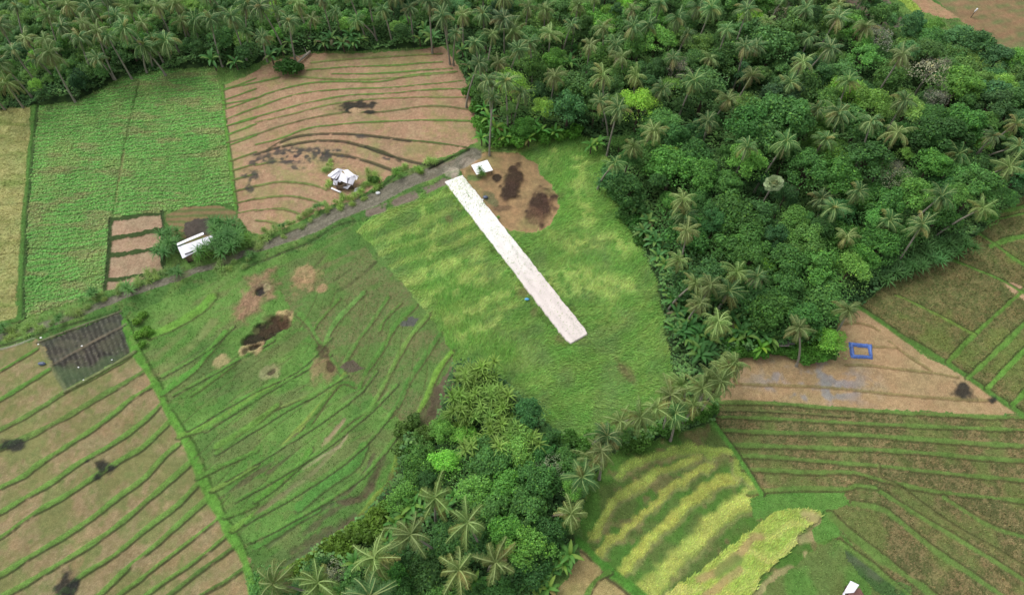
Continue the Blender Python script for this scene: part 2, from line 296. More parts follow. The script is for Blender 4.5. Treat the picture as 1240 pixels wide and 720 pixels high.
# F12 top right
m = field(18, 'far_brown_field', 'distant brown field with faint green lines at top right', [(1130, -90), (1500, -90), (1500, 200), (1300, 130), (1236, 84), (1190, 45), (1150, 15), (1105, -20)])
c = mixc(L3(132, 112, 82), L3(116, 118, 76), .5+.5*np.sin((GY-GX*.12+N1*6)*1.9)); C[m] = c[m]; setc(m, L3(156, 118, 92), sm(N2, .5, .65)*.6); DEN[m] = 3; HT[m] = .2
m = field(19, 'farm_track', 'dark soil track running past the top right edge of the wood', [(1005, -60), (1050, -60), (1082, 10), (1100, 28), (1085, 34), (1040, 15), (1010, -8)])
C[m] = mixc(L3(104, 96, 92), L3(122, 98, 80), N3)[m]; DEN[m] = 2
q = inside(W([(1095, -20), (1115, -5), (1150, 14), (1160, 22), (1148, 24), (1110, 12), (1088, -5)])); C[q] = L3(170, 134, 104); DEN[q] = 0
q = inside(W([(1060, -20), (1080, -20), (1118, 14), (1108, 16)])); C[q] = L3(150, 170, 70); DEN[q] = 12
# ------------------------------------------------------------------ ridges and lines
RID = np.zeros((NY, NX), bool)
GR = (96, 138, 58); GB = (116, 154, 68); GD = (78, 108, 52); DK = (70, 70, 44); BK = (52, 50, 46); OL = (126, 140, 76)
def ridge(pts, wd=.5, col=GR, h=.25, side=-1, dark=DK, dw=.22, den=14, ht=.18, stren=.95, jit=.10):
    wd = wd*.8; dw = dw*.9; h = h*.4
    P = W(pts)
    if P[0, 0] > P[-1, 0]: P = P[::-1]
    P = smooth(P); D = dist(P, wd*2+1.5); ws = WS; n3, n4, n5 = N3[ws], N4[ws], N5[ws]; wn = wd*(.45+1.1*N2[ws])*(.85+.3*n5)
    D2 = D+(n3-.5)*jit*1.6; t = (1-sm(np.abs(D2), wn*.55, wn*1.1))*stren
    if dark is not None:  # dark line along one side: damp soil plus the step's shade, painted in
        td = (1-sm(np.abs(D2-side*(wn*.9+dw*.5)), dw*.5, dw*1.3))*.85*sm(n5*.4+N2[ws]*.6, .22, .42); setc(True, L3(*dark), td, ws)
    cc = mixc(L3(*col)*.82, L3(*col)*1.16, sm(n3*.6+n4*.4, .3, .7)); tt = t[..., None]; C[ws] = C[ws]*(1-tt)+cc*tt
    Z[ws] += h*np.exp(-(D/wd)**2)
    k = t > .4; DEN[ws][k] = den; HT[ws][k] = ht; DIR[ws][k] = -9; RID[ws][k] = True
def dline(pts, wd=.2, col=DK, st=.8, z=-.08):
    P = W(pts); P = smooth(P); D = dist(P, wd*3+1); ws = WS; D2 = D+(N3[ws]-.5)*.4; t = (1-sm(np.abs(D2), wd*.5, wd*1.3))*st*(.55+.45*sm(N2[ws], .35, .6))
    setc(True, L3(*col), t, ws); Z[ws] += z*np.exp(-(D/wd)**2); DEN[ws][t > .5] = 1
# bean field borders
ridge([(41, 128), (36, 190), (29, 260), (27, 300), (24, 386)], .9, (86, 128, 56), .2, 1, (52, 70, 38), .3)
dline([(44, 130), (38, 190), (32, 262), (30, 300), (27, 384)], .22, (48, 66, 36))
ridge([(20, 388), (-60, 400)], .8, (86, 128, 56), .2)
dline([(168, 100), (160, 135), (150, 180), (143, 220), (136, 262)], .3, (70, 96, 44), .9)
dline([(151, 182), (146, 205), (140, 245)], .35, (148, 134, 92), .5)
ridge([(269, 104), (272, 140), (279, 200), (286, 255)], .45, (96, 146, 56), .2, 1, (66, 86, 46), .2)
for P in ([(40, 165), (120, 150), (200, 148), (268, 142)], [(36, 210), (110, 206), (150, 198)], [(34, 250), (80, 256), (138, 236)], [(150, 196), (210, 190), (278, 178)], [(145, 222), (200, 222), (282, 214)], [(30, 300), (90, 302), (130, 292)], [(28, 340), (80, 342), (128, 330)], [(60, 132), (140, 122), (200, 112), (268, 108)], [(150, 168), (215, 166), (272, 160)], [(42, 146), (100, 137), (165, 132)]):
    dline(P, .22, (74, 92, 48), .6)
for P in ([(0, 168), (34, 166)], [(0, 248), (30, 246)], [(0, 290), (26, 288)], [(-10, 310), (24, 305)], [(-5, 328), (22, 324)]): dline(P, .16, (110, 104, 56), .6)
# plots
for P in ([(134, 264), (133, 300), (130, 330), (127, 352)], [(198, 256), (199, 290), (199, 330)]): ridge(P, .35, (64, 82, 46), .2, -1, (44, 52, 36))
# brown terraces F4 (tile coordinates -> photo)
def T(ox, oy, pts): return [(ox+x/4, oy+y/4) for x, y in pts]
t2 = [([(250, 340), (480, 325), (700, 315), (900, 300)], GR), ([(370, 360), (560, 358), (760, 345), (950, 330)], GR), ([(-160, 505), (0, 475), (60, 450), (240, 405), (400, 395), (600, 395), (760, 365), (970, 345)], GR), ([(-150, 430), (0, 400), (110, 375)], GR), ([(-150, 580), (0, 520), (200, 455), (440, 430), (700, 420), (1000, 390)], GR),
      ([(-140, 610), (0, 565), (160, 520), (300, 485), (450, 460), (650, 450), (900, 430), (1010, 432)], GR), ([(0, 590), (200, 545), (350, 505), (560, 478), (800, 470), (1015, 470)], OL), ([(-140, 690), (0, 650), (150, 600), (400, 545), (600, 540), (850, 510), (1040, 530)], (112, 118, 72)), ([(0, 700), (120, 670), (250, 620), (420, 600), (560, 590), (800, 580), (1050, 585)], GR), ([(270, 305), (500, 285), (900, 260)], OL), ([(180, 370), (420, 385), (700, 375), (960, 350)], OL),
      ([(740, 680), (900, 695), (1030, 718)], GD)]
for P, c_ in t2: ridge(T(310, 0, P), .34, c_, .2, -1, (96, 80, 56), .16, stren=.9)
for P in ([(60, 720), (170, 665), (320, 645), (500, 650), (700, 675), (745, 682)], [(0, 745), (110, 712), (260, 682), (400, 680), (500, 700), (620, 735), (700, 780)]): ridge(T(310, 0, P), .38, (84, 84, 58), .15, -1, BK, .3, stren=.8)
ridge(T(310, 180, [(540, -10), (640, 30), (820, 75), (900, 60)]), .38, (84, 84, 58), .15, -1, BK, .3, stren=.8)
ridge(T(310, 180, [(330, 20), (430, 30), (560, 65), (660, 102)]), .4, (84, 84, 58), .15, -1, BK, .3, stren=.8)
for P in ([(1078, 440), (1240, 380)], [(1085, 485), (1240, 430)], [(1090, 530), (1240, 475)], [(1100, 610), (1240, 570)], [(1110, 650), (1240, 600)], [(1120, 700), (1240, 655)]): ridge(T(0, 0, P), .3, GR, .2, -1, (96, 80, 56), .15)
for P in ([(1115, 60), (1240, 15)], [(1130, 105), (1240, 72)], [(1132, 150), (1240, 122)], [(1140, 205), (1240, 180)], [(1145, 262), (1240, 240)], [(1152, 312), (1240, 295)]): ridge(T(0, 180, P), .3, (104, 124, 62), .2, -1, (88, 76, 52), .16)
for P in ([(0, 180), (120, 160), (260, 172), (340, 200)], [(0, 242), (150, 228), (280, 252), (340, 280)], [(0, 300), (120, 290), (210, 315)], [(0, 80), (90, 60)], [(0, 348), (60, 352), (110, 370)]): ridge(T(310, 180, P), .34, (118, 132, 72), .2, -1, (96, 80, 56), .16)
# left bottom field
for P, wd in (([(0, 355), (180, 250)], .45), ([(0, 495), (240, 350)], .6)): ridge(T(0, 360, P), wd, GR, .3, -1, DK, .25)
for P, wd in (([(-160, 700), (0, 640), (200, 530), (320, 455), (540, 335), (650, 262)], .6), ([(-60, 750), (120, 680), (300, 590), (500, 470), (690, 360)], .75)): ridge(T(0, 360, P), wd, (104, 132, 64), .3, -1, DK, .25)
F5R = [([(-160, 290), (0, 200), (120, 140), (180, 90), (320, 0), (500, -120), (620, -220), (745, -300)], .95), ([(-160, 400), (0, 320), (120, 250), (270, 160), (380, 80), (520, 0), (680, -110), (775, -200)], .95), ([(-160, 510), (0, 440), (100, 370), (200, 300), (330, 230), (450, 150), (590, 60), (690, 0), (820, -120)], .85),
       ([(-160, 690), (0, 620), (150, 530), (300, 440), (450, 340), (560, 250), (700, 150), (790, 50), (860, -10)], .95), ([(-120, 790), (30, 715), (200, 620), (330, 540), (500, 430), (640, 320), (780, 200), (920, 80)], .95), ([(190, 780), (290, 715), (400, 620), (560, 520), (700, 400), (860, 280), (970, 165)], .8), ([(420, 770), (500, 700), (620, 580), (760, 470), (880, 360), (1010, 245)], .9),
       ([(500, 790), (580, 715), (680, 640), (780, 560), (900, 470), (1060, 345)], .6), ([(620, 790), (710, 715), (800, 650), (950, 550), (1110, 420)], .6), ([(740, 780), (820, 715), (880, 670), (1000, 580), (1130, 490)], .65), ([(880, 790), (980, 715), (1080, 660), (1195, 580)], .65)]
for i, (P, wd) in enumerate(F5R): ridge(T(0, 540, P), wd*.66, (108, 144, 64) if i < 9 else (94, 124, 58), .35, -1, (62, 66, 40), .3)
ridge([(150, 388), (163, 424), (185, 460), (205, 500), (228, 540), (250, 590), (275, 640), (297, 678), (306, 720), (312, 780)], 1.0, (96, 148, 54), .35, 1, (66, 92, 40), .3)
ridge([(80, 474), (163, 426)], .35, (120, 124, 84), .3, -1, DK, .2, den=4); ridge([(46, 414), (145, 376)], .3, (116, 112, 90), .2, -1, (66, 62, 50), .2, den=3)
dline([(62, 443), (100, 420), (152, 392)], .3, (120, 108, 92), .9, .1); dline([(66, 443), (104, 421), (154, 393)], .15, BK, .8); dline([(48, 416), (62, 442), (80, 473)], .35, (112, 116, 84), .8, .1)
dline([(-60, 427), (0, 423), (42, 410)], .25, (160, 152, 140), .8, .15); dline([(-60, 423), (0, 419), (44, 406), (90, 392), (145, 375)], .3, (58, 58, 46), .7)
# green terraces F6
G6 = [([(400, 10), (300, 120), (285, 150)], .5, GR), ([(520, -20), (400, 100), (350, 180), (335, 220)], 1.0, (110, 158, 74)), ([(640, 0), (560, 120), (500, 200), (430, 310)], .7, (98, 142, 62)), ([(700, 30), (620, 110), (600, 160)], .5, GR), ([(770, 40), (680, 130), (620, 230), (540, 350), (500, 440)], .8, (88, 134, 54)),
      ([(830, 90), (740, 200), (680, 300), (620, 420), (560, 525)], .8, GB), ([(890, 180), (820, 280), (740, 400), (700, 500), (650, 570)], .9, (86, 136, 56)), ([(945, 265), (880, 350), (830, 470), (790, 550)], .85, (120, 164, 56)), ([(210, 80), (250, 120), (330, 250), (420, 370)], .8, (96, 142, 62)), ([(430, 370), (340, 490), (240, 600), (130, 715)], .75, (140, 160, 70)),
      ([(550, 540), (440, 610), (330, 715)], .6, (98, 138, 62)), ([(480, 430), (400, 420), (250, 620)], .7, (84, 130, 54)), ([(0, 590), (90, 540), (240, 480)], .4, OL)]
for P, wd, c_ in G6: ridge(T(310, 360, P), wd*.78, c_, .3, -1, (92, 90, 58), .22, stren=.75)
for k in range(9):     # fine old terrace lines
    o_ = k*17; dline([(205+o_*.62, 500+o_*.9+k*3), (262+o_*.7, 450+o_*.9), (330+o_*.7, 402+o_*.85)], .16, (96, 100, 62), .55)
    dline([(398+k*15, 322+k*13-8), (378+k*17, 372+k*12), (352+k*17, 412+k*14)], .14, (98, 98, 60), .5)
for P, wd, c_ in (([(790, 465), (870, 400), (960, 330), (1090, 170)], .8, (90, 146, 56)), ([(870, 670), (1060, 590), (1240, 470), (1330, 420)], .75, (112, 152, 62)), ([(1050, 720), (1150, 660), (1240, 600), (1340, 520)], .7, (104, 144, 60)), ([(740, 180), (850, 130), (960, 60), (1020, 0)], 1.2, (112, 160, 60)), ([(930, 470), (1040, 390), (1150, 310)], .5, GR)): ridge(T(0, 360, P), wd, c_, .3, -1, (80, 92, 50), .28)
for P, wd in (([(750, 365), (920, 240), (1030, 120)], 1.1), ([(760, 290), (820, 230), (890, 165)], .8)): dline(T(0, 360, P), wd, (136, 130, 88), .55, 0)
for P, wd, c_ in (([(960, 150), (1060, 100), (1240, 20)], .5, GR), ([(1030, 210), (1130, 160), (1240, 90)], .6, (122, 156, 70)), ([(1090, 340), (1180, 310), (1240, 280)], .5, GR), ([(1130, 400), (1240, 320)], .6, (112, 152, 62))): ridge(T(0, 540, P), wd, c_, .25, -1, (70, 84, 44), .25)
for P, wd, c_ in (([(0, 330), (150, 215), (270, 130), (400, 0)], .45, (128, 122, 88)), ([(230, 110), (330, 40), (400, 0), (440, -60)], .3, (160, 150, 116)), ([(0, 90), (110, 10), (200, -60)], .3, (110, 104, 76)), ([(60, 480), (140, 420), (200, 380), (290, 320), (370, 280)], .45, (84, 90, 64)), ([(100, 595), (200, 540), (300, 470), (400, 400), (475, 340)], .6, (92, 90, 70)), ([(400, 268), (440, 270), (490, 255)], .45, (92, 78, 66)), ([(380, 250), (460, 210), (540, 100), (570, 40)], .4, (96, 90, 70)), ([(530, 240), (570, 180), (600, 110)], .4, (104, 78, 66)), ([(620, 210), (660, 160), (670, 130)], .5, (104, 74, 62))): dline(T(310, 540, P), wd, c_, .8)
for P, wd, c_ in (([(120, 615), (300, 505), (400, 430), (500, 350), (580, 240), (640, 180), (690, 40)], .7, (128, 150, 62)), ([(0, 490), (150, 390), (300, 300)], .8, (90, 140, 60)), ([(0, 260), (180, 120), (260, 20)], .7, (96, 146, 56)), ([(210, 290), (330, 190), (470, 90), (520, 0)], 1.2, (86, 140, 60))): ridge(T(310, 540, P), wd, c_, .25, -1, (72, 84, 48), .25)
for P in ([(340, 688), (330, 710), (400, 625)], ): dline(T(310, 360, P), .5, (150, 132, 100), .7)
dline([(395, 531), (410, 517), (417, 508)], .35, (150, 134, 104), .9); dline([(365, 339), (382, 322), (392, 310)], .35, (88, 80, 60), .5)
dline([(410, 352), (432, 338), (455, 318)], .4, (74, 76, 50), .8); dline([(405, 340), (425, 327)], .3, (80, 80, 54), .7)
q = inside(W(T(310, 360, [(700, 120), (760, 90), (800, 100), (770, 140), (710, 140)]))); C[q] = L3(92, 92, 88); DEN[q] = 1
q = inside(W(T(310, 360, [(400, 340), (470, 300), (520, 340), (460, 370)]))); C[q] = L3(100, 92, 78)
for P in ([(250, 520), (330, 470), (400, 430)], [(262, 548), (340, 500), (420, 455)], [(275, 580), (350, 535), (430, 480), (455, 450)], [(286, 606), (372, 556), (440, 505), (480, 465)], [(298, 632), (380, 585), (440, 540), (478, 495)], [(305, 655), (385, 612), (440, 575), (478, 530)], [(210, 478), (280, 440), (330, 412)], [(196, 455), (250, 425), (282, 396)], [(228, 520), (300, 478), (360, 448), (400, 410)]): ridge(P, .45, (100, 146, 62), .25, -1, (72, 76, 50), .22, stren=.7)
# lodged rice bands F8
BN = fbm(GX*.5, GY*.5, .7, 111)
def band(pts, wd, col, st=.95, ht=.6):
    P = smooth(W(pts)); D = dist(P, wd*2+2); ws = WS; D2 = D+(BN[ws]-.5)*1.3+(N2[ws]-.5)*1.4; t = (1-sm(np.abs(D2), wd*.35, wd*1.15))*st
    cc = mixc(L3(*col)*.88, L3(*col)*1.1, sm(st2[ws], .35, .65)); C[ws] = C[ws]*(1-t[..., None])+cc*t[..., None]
    # ragged straw side
    t3 = np.exp(-((D2+wd*1.0)/.35)**2)*.6; setc(True, L3(160, 150, 100), t3*.7, ws); Z[ws] += .12*np.exp(-(D/wd)**2); k = t > .4; DEN[ws][k] = 20; HT[ws][k] = ht*.6; DIR[ws][k] = .9
for P, wd, c_ in (([(390, 430), (430, 380), (480, 290), (560, 220), (640, 170), (740, 110), (900, 60)], 1.0, (160, 168, 80)), ([(520, 130), (600, 80), (700, 40), (850, 10), (960, 40)], 1.1, (146, 164, 76)), ([(430, 520), (470, 460), (560, 400), (700, 260), (800, 180), (960, 95)], .85, (174, 176, 84)), ([(530, 600), (580, 540), (640, 480), (800, 330), (900, 235), (1000, 170), (1090, 150)], 1.1, (178, 182, 84)), ([(640, 690), (700, 650), (780, 570), (880, 480), (960, 390), (1050, 300), (1190, 245)], 1.9, (176, 182, 90)), ([(960, 60), (1060, 40), (1100, 130), (1150, 180)], .9, (150, 166, 76))): band(T(620, 540, P), wd, c_)
q = inside(smooth(W(T(620, 540, [(740, 730), (860, 640), (960, 560), (1060, 480), (1160, 400), (1280, 320), (1400, 300), (1505, 312), (1490, 350), (1400, 420), (1380, 470), (1280, 560), (1200, 640), (1120, 760), (900, 800)])), True)) & (ID == 13)
cc = mixc(L3(188, 188, 104), L3(160, 176, 80), sm(st2, .35, .6)); C[q] = cc[q]; DEN[q] = 18; HT[q] = .6; DIR[q] = .9; Z[q] += .3
for P in ([(900, 650), (1000, 600), (1080, 540), (1160, 450), (1200, 440)], [(930, 730), (1000, 680), (1100, 600)]): dline(T(620, 540, P), .7, (168, 140, 98), .8, 0)
for P in ([(1000, 610), (1040, 580), (1090, 550)], ): dline(T(620, 540, P), 1.0, (104, 124, 60), .8, 0)
for P, wd in (([(180, 340), (230, 350), (240, 380)], 1.0), ([(150, 450), (200, 440), (235, 420)], .9), ([(110, 590), (60, 610), (0, 660), (-60, 720)], .6), ([(180, 520), (200, 560)], .5)): dline(T(930, 540, P), wd, (172, 154, 112), .7, 0)
q = inside(W(T(930, 540, [(1, 670), (120, 590), (200, 505), (340, 450), (380, 520), (460, 640), (520, 760), (-60, 780)]))); cc = mixc(L3(94, 132, 58), L3(106, 124, 66), sm(N2, .4, .62)); C[q] = cc[q]; DEN[q] = 12; DIR[q] = -9
q = inside(W(T(930, 540, [(0, 225), (120, 205), (360, 205), (395, 280), (330, 300), (300, 330), (330, 380), (350, 440), (240, 460), (220, 400), (262, 350), (260, 310), (130, 298), (0, 330), (-60, 360), (-90, 250)]))); C[q] = mixc(L3(90, 134, 56), L3(104, 146, 66), N3)[q]; DEN[q] = 14; DIR[q] = -9
q = inside(W(T(930, 540, [(370, 500), (400, 560), (500, 700), (680, 780), (700, 730), (560, 620), (440, 540)]))); C[q] = mixc(L3(74, 104, 56), L3(92, 104, 76), sm(N2, .4, .6))[q]; Z[q] -= .15
ridge(T(930, 540, [(-250, 250), (-110, 205), (0, 330)]), .01, dark=None, stren=0)
# paddies bottom
ridge([(700, 655), (716, 670), (735, 690), (765, 712), (800, 745), (830, 790)], 1.1, (82, 138, 48), .3, -1, (66, 60, 44), .35); ridge([(738, 692), (722, 702), (710, 722), (700, 760)], .6, (96, 134, 56), .25)
# rice field F9
R9 = [T(930, 360, [(-230, 508), (0, 510), (400, 540), (800, 565), (1240, 582), (1400, 590)]), T(930, 360, [(-240, 578), (0, 585), (300, 600), (700, 620), (1240, 640), (1400, 648)]), T(930, 360, [(-220, 640), (0, 652), (400, 662), (800, 690), (1240, 718), (1400, 730)]),
      T(930, 540, [(-200, -8), (220, 5), (600, 20), (900, 45), (1240, 70), (1400, 80)]), T(930, 540, [(-170, 45), (0, 50), (300, 75), (540, 95), (900, 135), (1240, 165), (1400, 180)]), T(930, 540, [(-120, 110), (0, 115), (200, 125), (400, 125), (540, 160), (700, 195), (850, 225), (1240, 265), (1400, 280)]),
      T(930, 540, [(535, 95), (545, 150), (620, 190), (760, 290), (900, 390), (1100, 500), (1240, 585), (1350, 650)]), T(930, 540, [(400, 200), (520, 210), (620, 270), (760, 360), (900, 440), (1100, 560), (1240, 650), (1350, 720)]), T(930, 540, [(420, 280), (560, 310), (700, 420), (800, 500), (950, 600), (1100, 700), (1200, 780)]),
      T(930, 540, [(850, 250), (960, 320), (1080, 390), (1240, 440), (1400, 470)]), T(930, 540, [(-90, 228), (0, 213), (200, 202), (380, 205), (430, 190), (520, 200)]), T(930, 540, [(300, 335), (400, 430), (560, 550), (700, 650), (790, 715), (870, 790)]), T(930, 540, [(345, 465), (450, 540), (580, 640), (680, 715), (760, 790)])]
for i, P in enumerate(R9):
    wd = [.5, .45, .6, .55, .5, .5, .32, .6, .75, .6, .5, .95, .6][i]; ridge(P, wd, (104, 134, 62) if i != 6 else (112, 112, 66), .2, 1 if i > 5 and i != 10 else -1, (84, 84, 50), .25, stren=.85)
ridge([(860, 506), (885, 541), (905, 570), (922, 598)], .6, (92, 142, 56), .25, 1); ridge(T(930, 360, [(-250, 545), (0, 548), (400, 575)]), .3, (118, 128, 72), .1, stren=.6)
# tan field F10
for P in ([(380, 325), (480, 325), (600, 340), (770, 360), (920, 385)], [(-220, 415), (0, 422), (300, 435), (700, 475), (1090, 498)], [(370, 225), (480, 232), (620, 242)], [(590, 210), (680, 280), (790, 350)], [(340, 128), (430, 122), (500, 135), (545, 160)]): ridge(T(930, 360, P), .35, (138, 124, 80), .15, -1, (120, 96, 66), .15, den=7, stren=.75)
# F11 ridges
R11 = [([(440, 45), (550, 120), (650, 190), (760, 255), (870, 320), (1000, 410), (1100, 480), (1240, 575), (1400, 690)], .95, (86, 126, 52)), ([(870, 315), (930, 250), (1000, 180), (1100, 90), (1210, -10), (1300, -80)], .6, (102, 140, 56)), ([(620, -10), (660, 5), (830, 90), (1000, 180)], .45, (112, 138, 60)), ([(965, 395), (1100, 270), (1240, 130), (1340, 30)], .65, (102, 142, 58)), ([(1060, 440), (1140, 360), (1240, 260), (1360, 150)], .7, (104, 150, 58)), ([(1185, 520), (1240, 465), (1340, 380)], .8, (96, 140, 54))]
for P, wd, c_ in R11: ridge(T(930, 360, P), wd, c_, .25, 1, (70, 76, 42), .22)
for P, wd in (([(1070, 305), (1160, 300), (1240, 282), (1400, 250)], .6), ([(1060, 345), (1150, 335), (1240, 315), (1400, 300)], .3), ([(1080, 470), (1160, 440), (1240, 425), (1400, 400)], 1.0), ([(1010, 405), (1080, 450), (1160, 510), (1240, 560), (1400, 640)], .6), ([(840, 520), (1000, 580), (1120, 630), (1240, 700), (1300, 740)], .5)): ridge(T(930, 180, P), wd, (98, 138, 56), .2, 1, (72, 80, 44), .2)
# dirt road
ROAD = smooth(W([(-130, 428), (-40, 418), (20, 403), (60, 391), (110, 374), (150, 357), (190, 345), (225, 331), (250, 324), (275, 314), (310, 301), (340, 290), (375, 276), (402, 263), (430, 251), (455, 241), (475, 230), (505, 216), (535, 204), (556, 197), (574, 186)]))
ROAD2 = smooth(W([(446, 258), (462, 253), (485, 243), (505, 236), (530, 225), (550, 214)]))
def full(D, ws):
    o = np.full((NY, NX), 99., np.float32); o[ws] = D; return o
D = full(dist(ROAD, 8), WS); D2 = D+(N2-.5)*1.2+(N3-.5)*.5; hw = .95+.9*sm(GX, at(300, 300)[0], at(400, 264)[0])
t = (1-sm(np.abs(D2), hw*.8, hw*1.15)); cov = np.where(GX < at(120, 370)[0], .8, 1.)*(1-.3*sm(N2, .55, .7)*(GX < at(300, 300)[0])); t = t*cov
cr = mixc(L3(108, 102, 90), L3(138, 130, 116), sm(N3*.5+N4*.5, .3, .7)); cr = mixc(cr, L3(124, 108, 90)[None, None], sm(N2, .55, .7)*.6)
wheel = np.exp(-((np.abs(D)-.7)/.22)**2); cr = mixc(cr, L3(106, 100, 90)[None, None], wheel*.45)
C[:] = mixc(C, cr, t); Z[:] -= .12*t; k = t > .5; ID[k] = 20; DEN[k] = .4; FIELDS[20] = ('dirt_road', 'grey dirt road running diagonally between the fields')
Z[:] += .35*np.exp(-((np.abs(D)-hw-.9)/.6)**2)*(N2)
D = full(dist(ROAD2, 5), WS); D2 = D+(N2-.5)*1.2+(N3-.5)*.8; t = (1-sm(np.abs(D2), .7, 1.3))*(sm(N3, .3, .5)); C[:] = mixc(C, mixc(L3(112, 98, 88), L3(140, 124, 112), N4), t); k = t > .5; DEN[k] = .5; ID[k] = 20
dline([(300, 322), (345, 305), (378, 292), (405, 275), (430, 268)], .35, (74, 68, 56), .7, -.2); dline([(300, 300), (372, 272), (400, 258)], .2, (64, 60, 52), .4)
dline([(486, 226), (500, 217), (520, 207), (545, 197), (566, 186)], .25, (140, 128, 118), .4, 0)
dline([(452, 232), (462, 226), (472, 218), (480, 212)], .35, (34, 34, 32), .9, -.3); dline([(520, 204), (545, 192), (568, 181)], .3, (40, 44, 36), .8, -.25)
# ------------------------------------------------------------------ pits, spoil and burns
CH = np.zeros((NY, NX), np.float32)
def blob(x, y, rx, ry, rot=0, rag=.5, seed=1, sharp=.25):
    global WS
    p = at(x, y); R_ = 2.2*max(rx, ry)+1; WS = sl(p[0]-R_, p[0]+R_, p[1]-R_, p[1]+R_); c_, s_ = math.cos(rot), math.sin(rot); dx = GX[WS]-p[0]; dy = GY[WS]-p[1]; a = (dx*c_+dy*s_)/rx; b = (-dx*s_+dy*c_)/ry
    r = np.sqrt(a*a+b*b)+(fbm(GX[WS], GY[WS], 1.6, seed)-.5)*rag*2; return 1-sm(r, 1-sharp, 1+sharp)
def patch(x, y, rx, ry, rot, col, st=1, dz=0, rag=.5, seed=1, den=0, sharp=.25, char=0):
    t = blob(x, y, rx, ry, rot, rag, seed, sharp)*st; ws = WS; cc = mixc(L3(*col)*.75, L3(*col)*1.25, sm(N3[ws]*.5+N4[ws]*.5, .3, .7)); C[ws] = mixc(C[ws], cc, t); Z[ws] += dz*t; DEN[ws][t > .5] = den
    if char: CH[ws] = np.maximum(CH[ws], t*char)
patch(308, 358, 3.0, 5.0, -.25, (150, 114, 94), .85, .3, .75, 201, 3, .4); patch(315, 350, 1.6, 1.6, 0, (120, 98, 80), .8, .3, .6, 202); patch(316, 354, .9, 1.0, 0, (58, 54, 54), .95, -.6, .5, 203); patch(325, 348, .8, 1.0, .5, (190, 168, 130), .7, .2, .6, 204); patch(303, 372, 1.8, 2.2, -.3, (150, 120, 96), .8, .2, .5, 205)
patch(345, 384, 1.8, 1.3, .3, (190, 160, 118), .8, .1, .8, 210); patch(320, 401, 5.2, 2.1, .72, (52, 44, 38), .97, -.5, .55, 211, 0, .2, .8); patch(330, 393, 2.8, 1.8, .5, (74, 60, 46), .8, -.2, .8, 216, 0, .3); patch(344, 390, 1.5, 1.5, .3, (86, 66, 50), .85, -.3, .6, 212); patch(305, 421, 2.3, 1.5, .3, (188, 158, 118), .8, .3, .7, 213); patch(309, 419, 1.2, .7, .5, (52, 46, 40), .9, -.8, .5, 214); patch(297, 425, .6, .7, 0, (80, 64, 50), .9, -.3, .5, 215)
patch(369, 337, 2.7, 3.0, -.3, (168, 134, 102), .85, .15, .6, 220, 2, .35); patch(389, 349, 1.1, 1.2, 0, (172, 138, 106), .9, .1, .35, 221)
patch(391, 444, 1.9, 3.1, .15, (144, 114, 88), .75, .2, .8, 225, 3, .4); patch(391, 428, 1.1, 1.7, .6, (80, 66, 52), .8, -.2, .8, 226); patch(400, 444, .8, 1.3, .5, (84, 64, 52), .8, -.3, .5, 227)
patch(329, 449, 1.8, 1.3, .5, (160, 148, 112), .6, .05, .9, 230); patch(329, 450, .8, .4, .6, (74, 62, 52), .8, -.2, .8, 231); patch(268, 438, 1.3, 1.5, -.4, (176, 152, 112), .75, 0, .5, 232)
for (x, y, rx, ry, r, s) in ((17, 540, 2.0, 1.2, -.3, 240), (125, 562, 1.3, .9, -.3, 241), (134, 567, .9, 1.0, 0, 242), (118, 578, .8, .7, .2, 243), (106, 558, .7, .4, .5, 252), (79, 702, 1.7, 1.9, 0, 244), (88, 712, .8, 1.4, 0, 245), (432, 128, 4.2, 1.5, .05, 246), (427, 134, 1.6, 1.1, .1, 247), (448, 136, 1.2, .6, 0, 248), (1170, 474, 1.7, 2.0, .6, 250), (1205, 484, .9, .7, 0, 251)): patch(x, y, rx, ry, r, (46, 46, 46), .92, .05, 1.1, s, char=1, sharp=.45)
patch(431, 134, 1.5, .9, 0, (176, 142, 112), 1, .05, .4, 249)
for (x, y, rx, ry, r, s) in ((365, 188, 8.5, 2.2, .02, 260), (345, 190, 5, 2.2, .1, 261), (400, 186, 4, 1.3, -.2, 262), (303, 212, 1.8, 1.8, .2, 263), (302, 228, 1.2, 1.6, 0, 264), (470, 192, 1.4, .5, -.3, 267), (358, 203, 2.0, .6, 0, 268), (438, 165, 1.5, .7, 0, 269), (479, 194, .5, .4, 0, 270), (310, 196, 2, 1, 0, 271)):
    t_ = blob(x, y, rx, ry, r, .6, s, .4)*sm(N5[WS]*.5+N3[WS]*.5, .4, .56); setc(True, L3(78, 72, 72), t_*.85, WS)
patch(621, 220, 2.0, 4.6, -.15, (70, 54, 46), .95, .3, .75, 280, char=1, sharp=.35); patch(616, 232, 2.0, 2.2, 0, (74, 58, 50), .9, .2, .6, 281, char=1); patch(655, 250, 2.6, 5.0, -.3, (72, 54, 48), .95, .3, .7, 282, char=1, sharp=.35); patch(647, 262, 2, 2.6, 0, (104, 78, 62), .7, .1, .7, 283, char=.6); patch(601, 216, 1.0, 1.1, 0, (60, 50, 44), .95, .1, .6, 284, char=1); patch(610, 252, 2.0, .9, 0, (104, 82, 66), .7, .05, .7, 285, char=.5); patch(593, 241, 1.2, 1.8, .4, (100, 106, 74), .7, 0, 1.0, 286, 6); patch(566, 196, 1.6, 1.6, .4, (170, 152, 140), .5, 0, .6, 287)
patch(577, 216, 1.6, 1.0, 0, (92, 122, 66), .8, 0, .6, 288, 8)
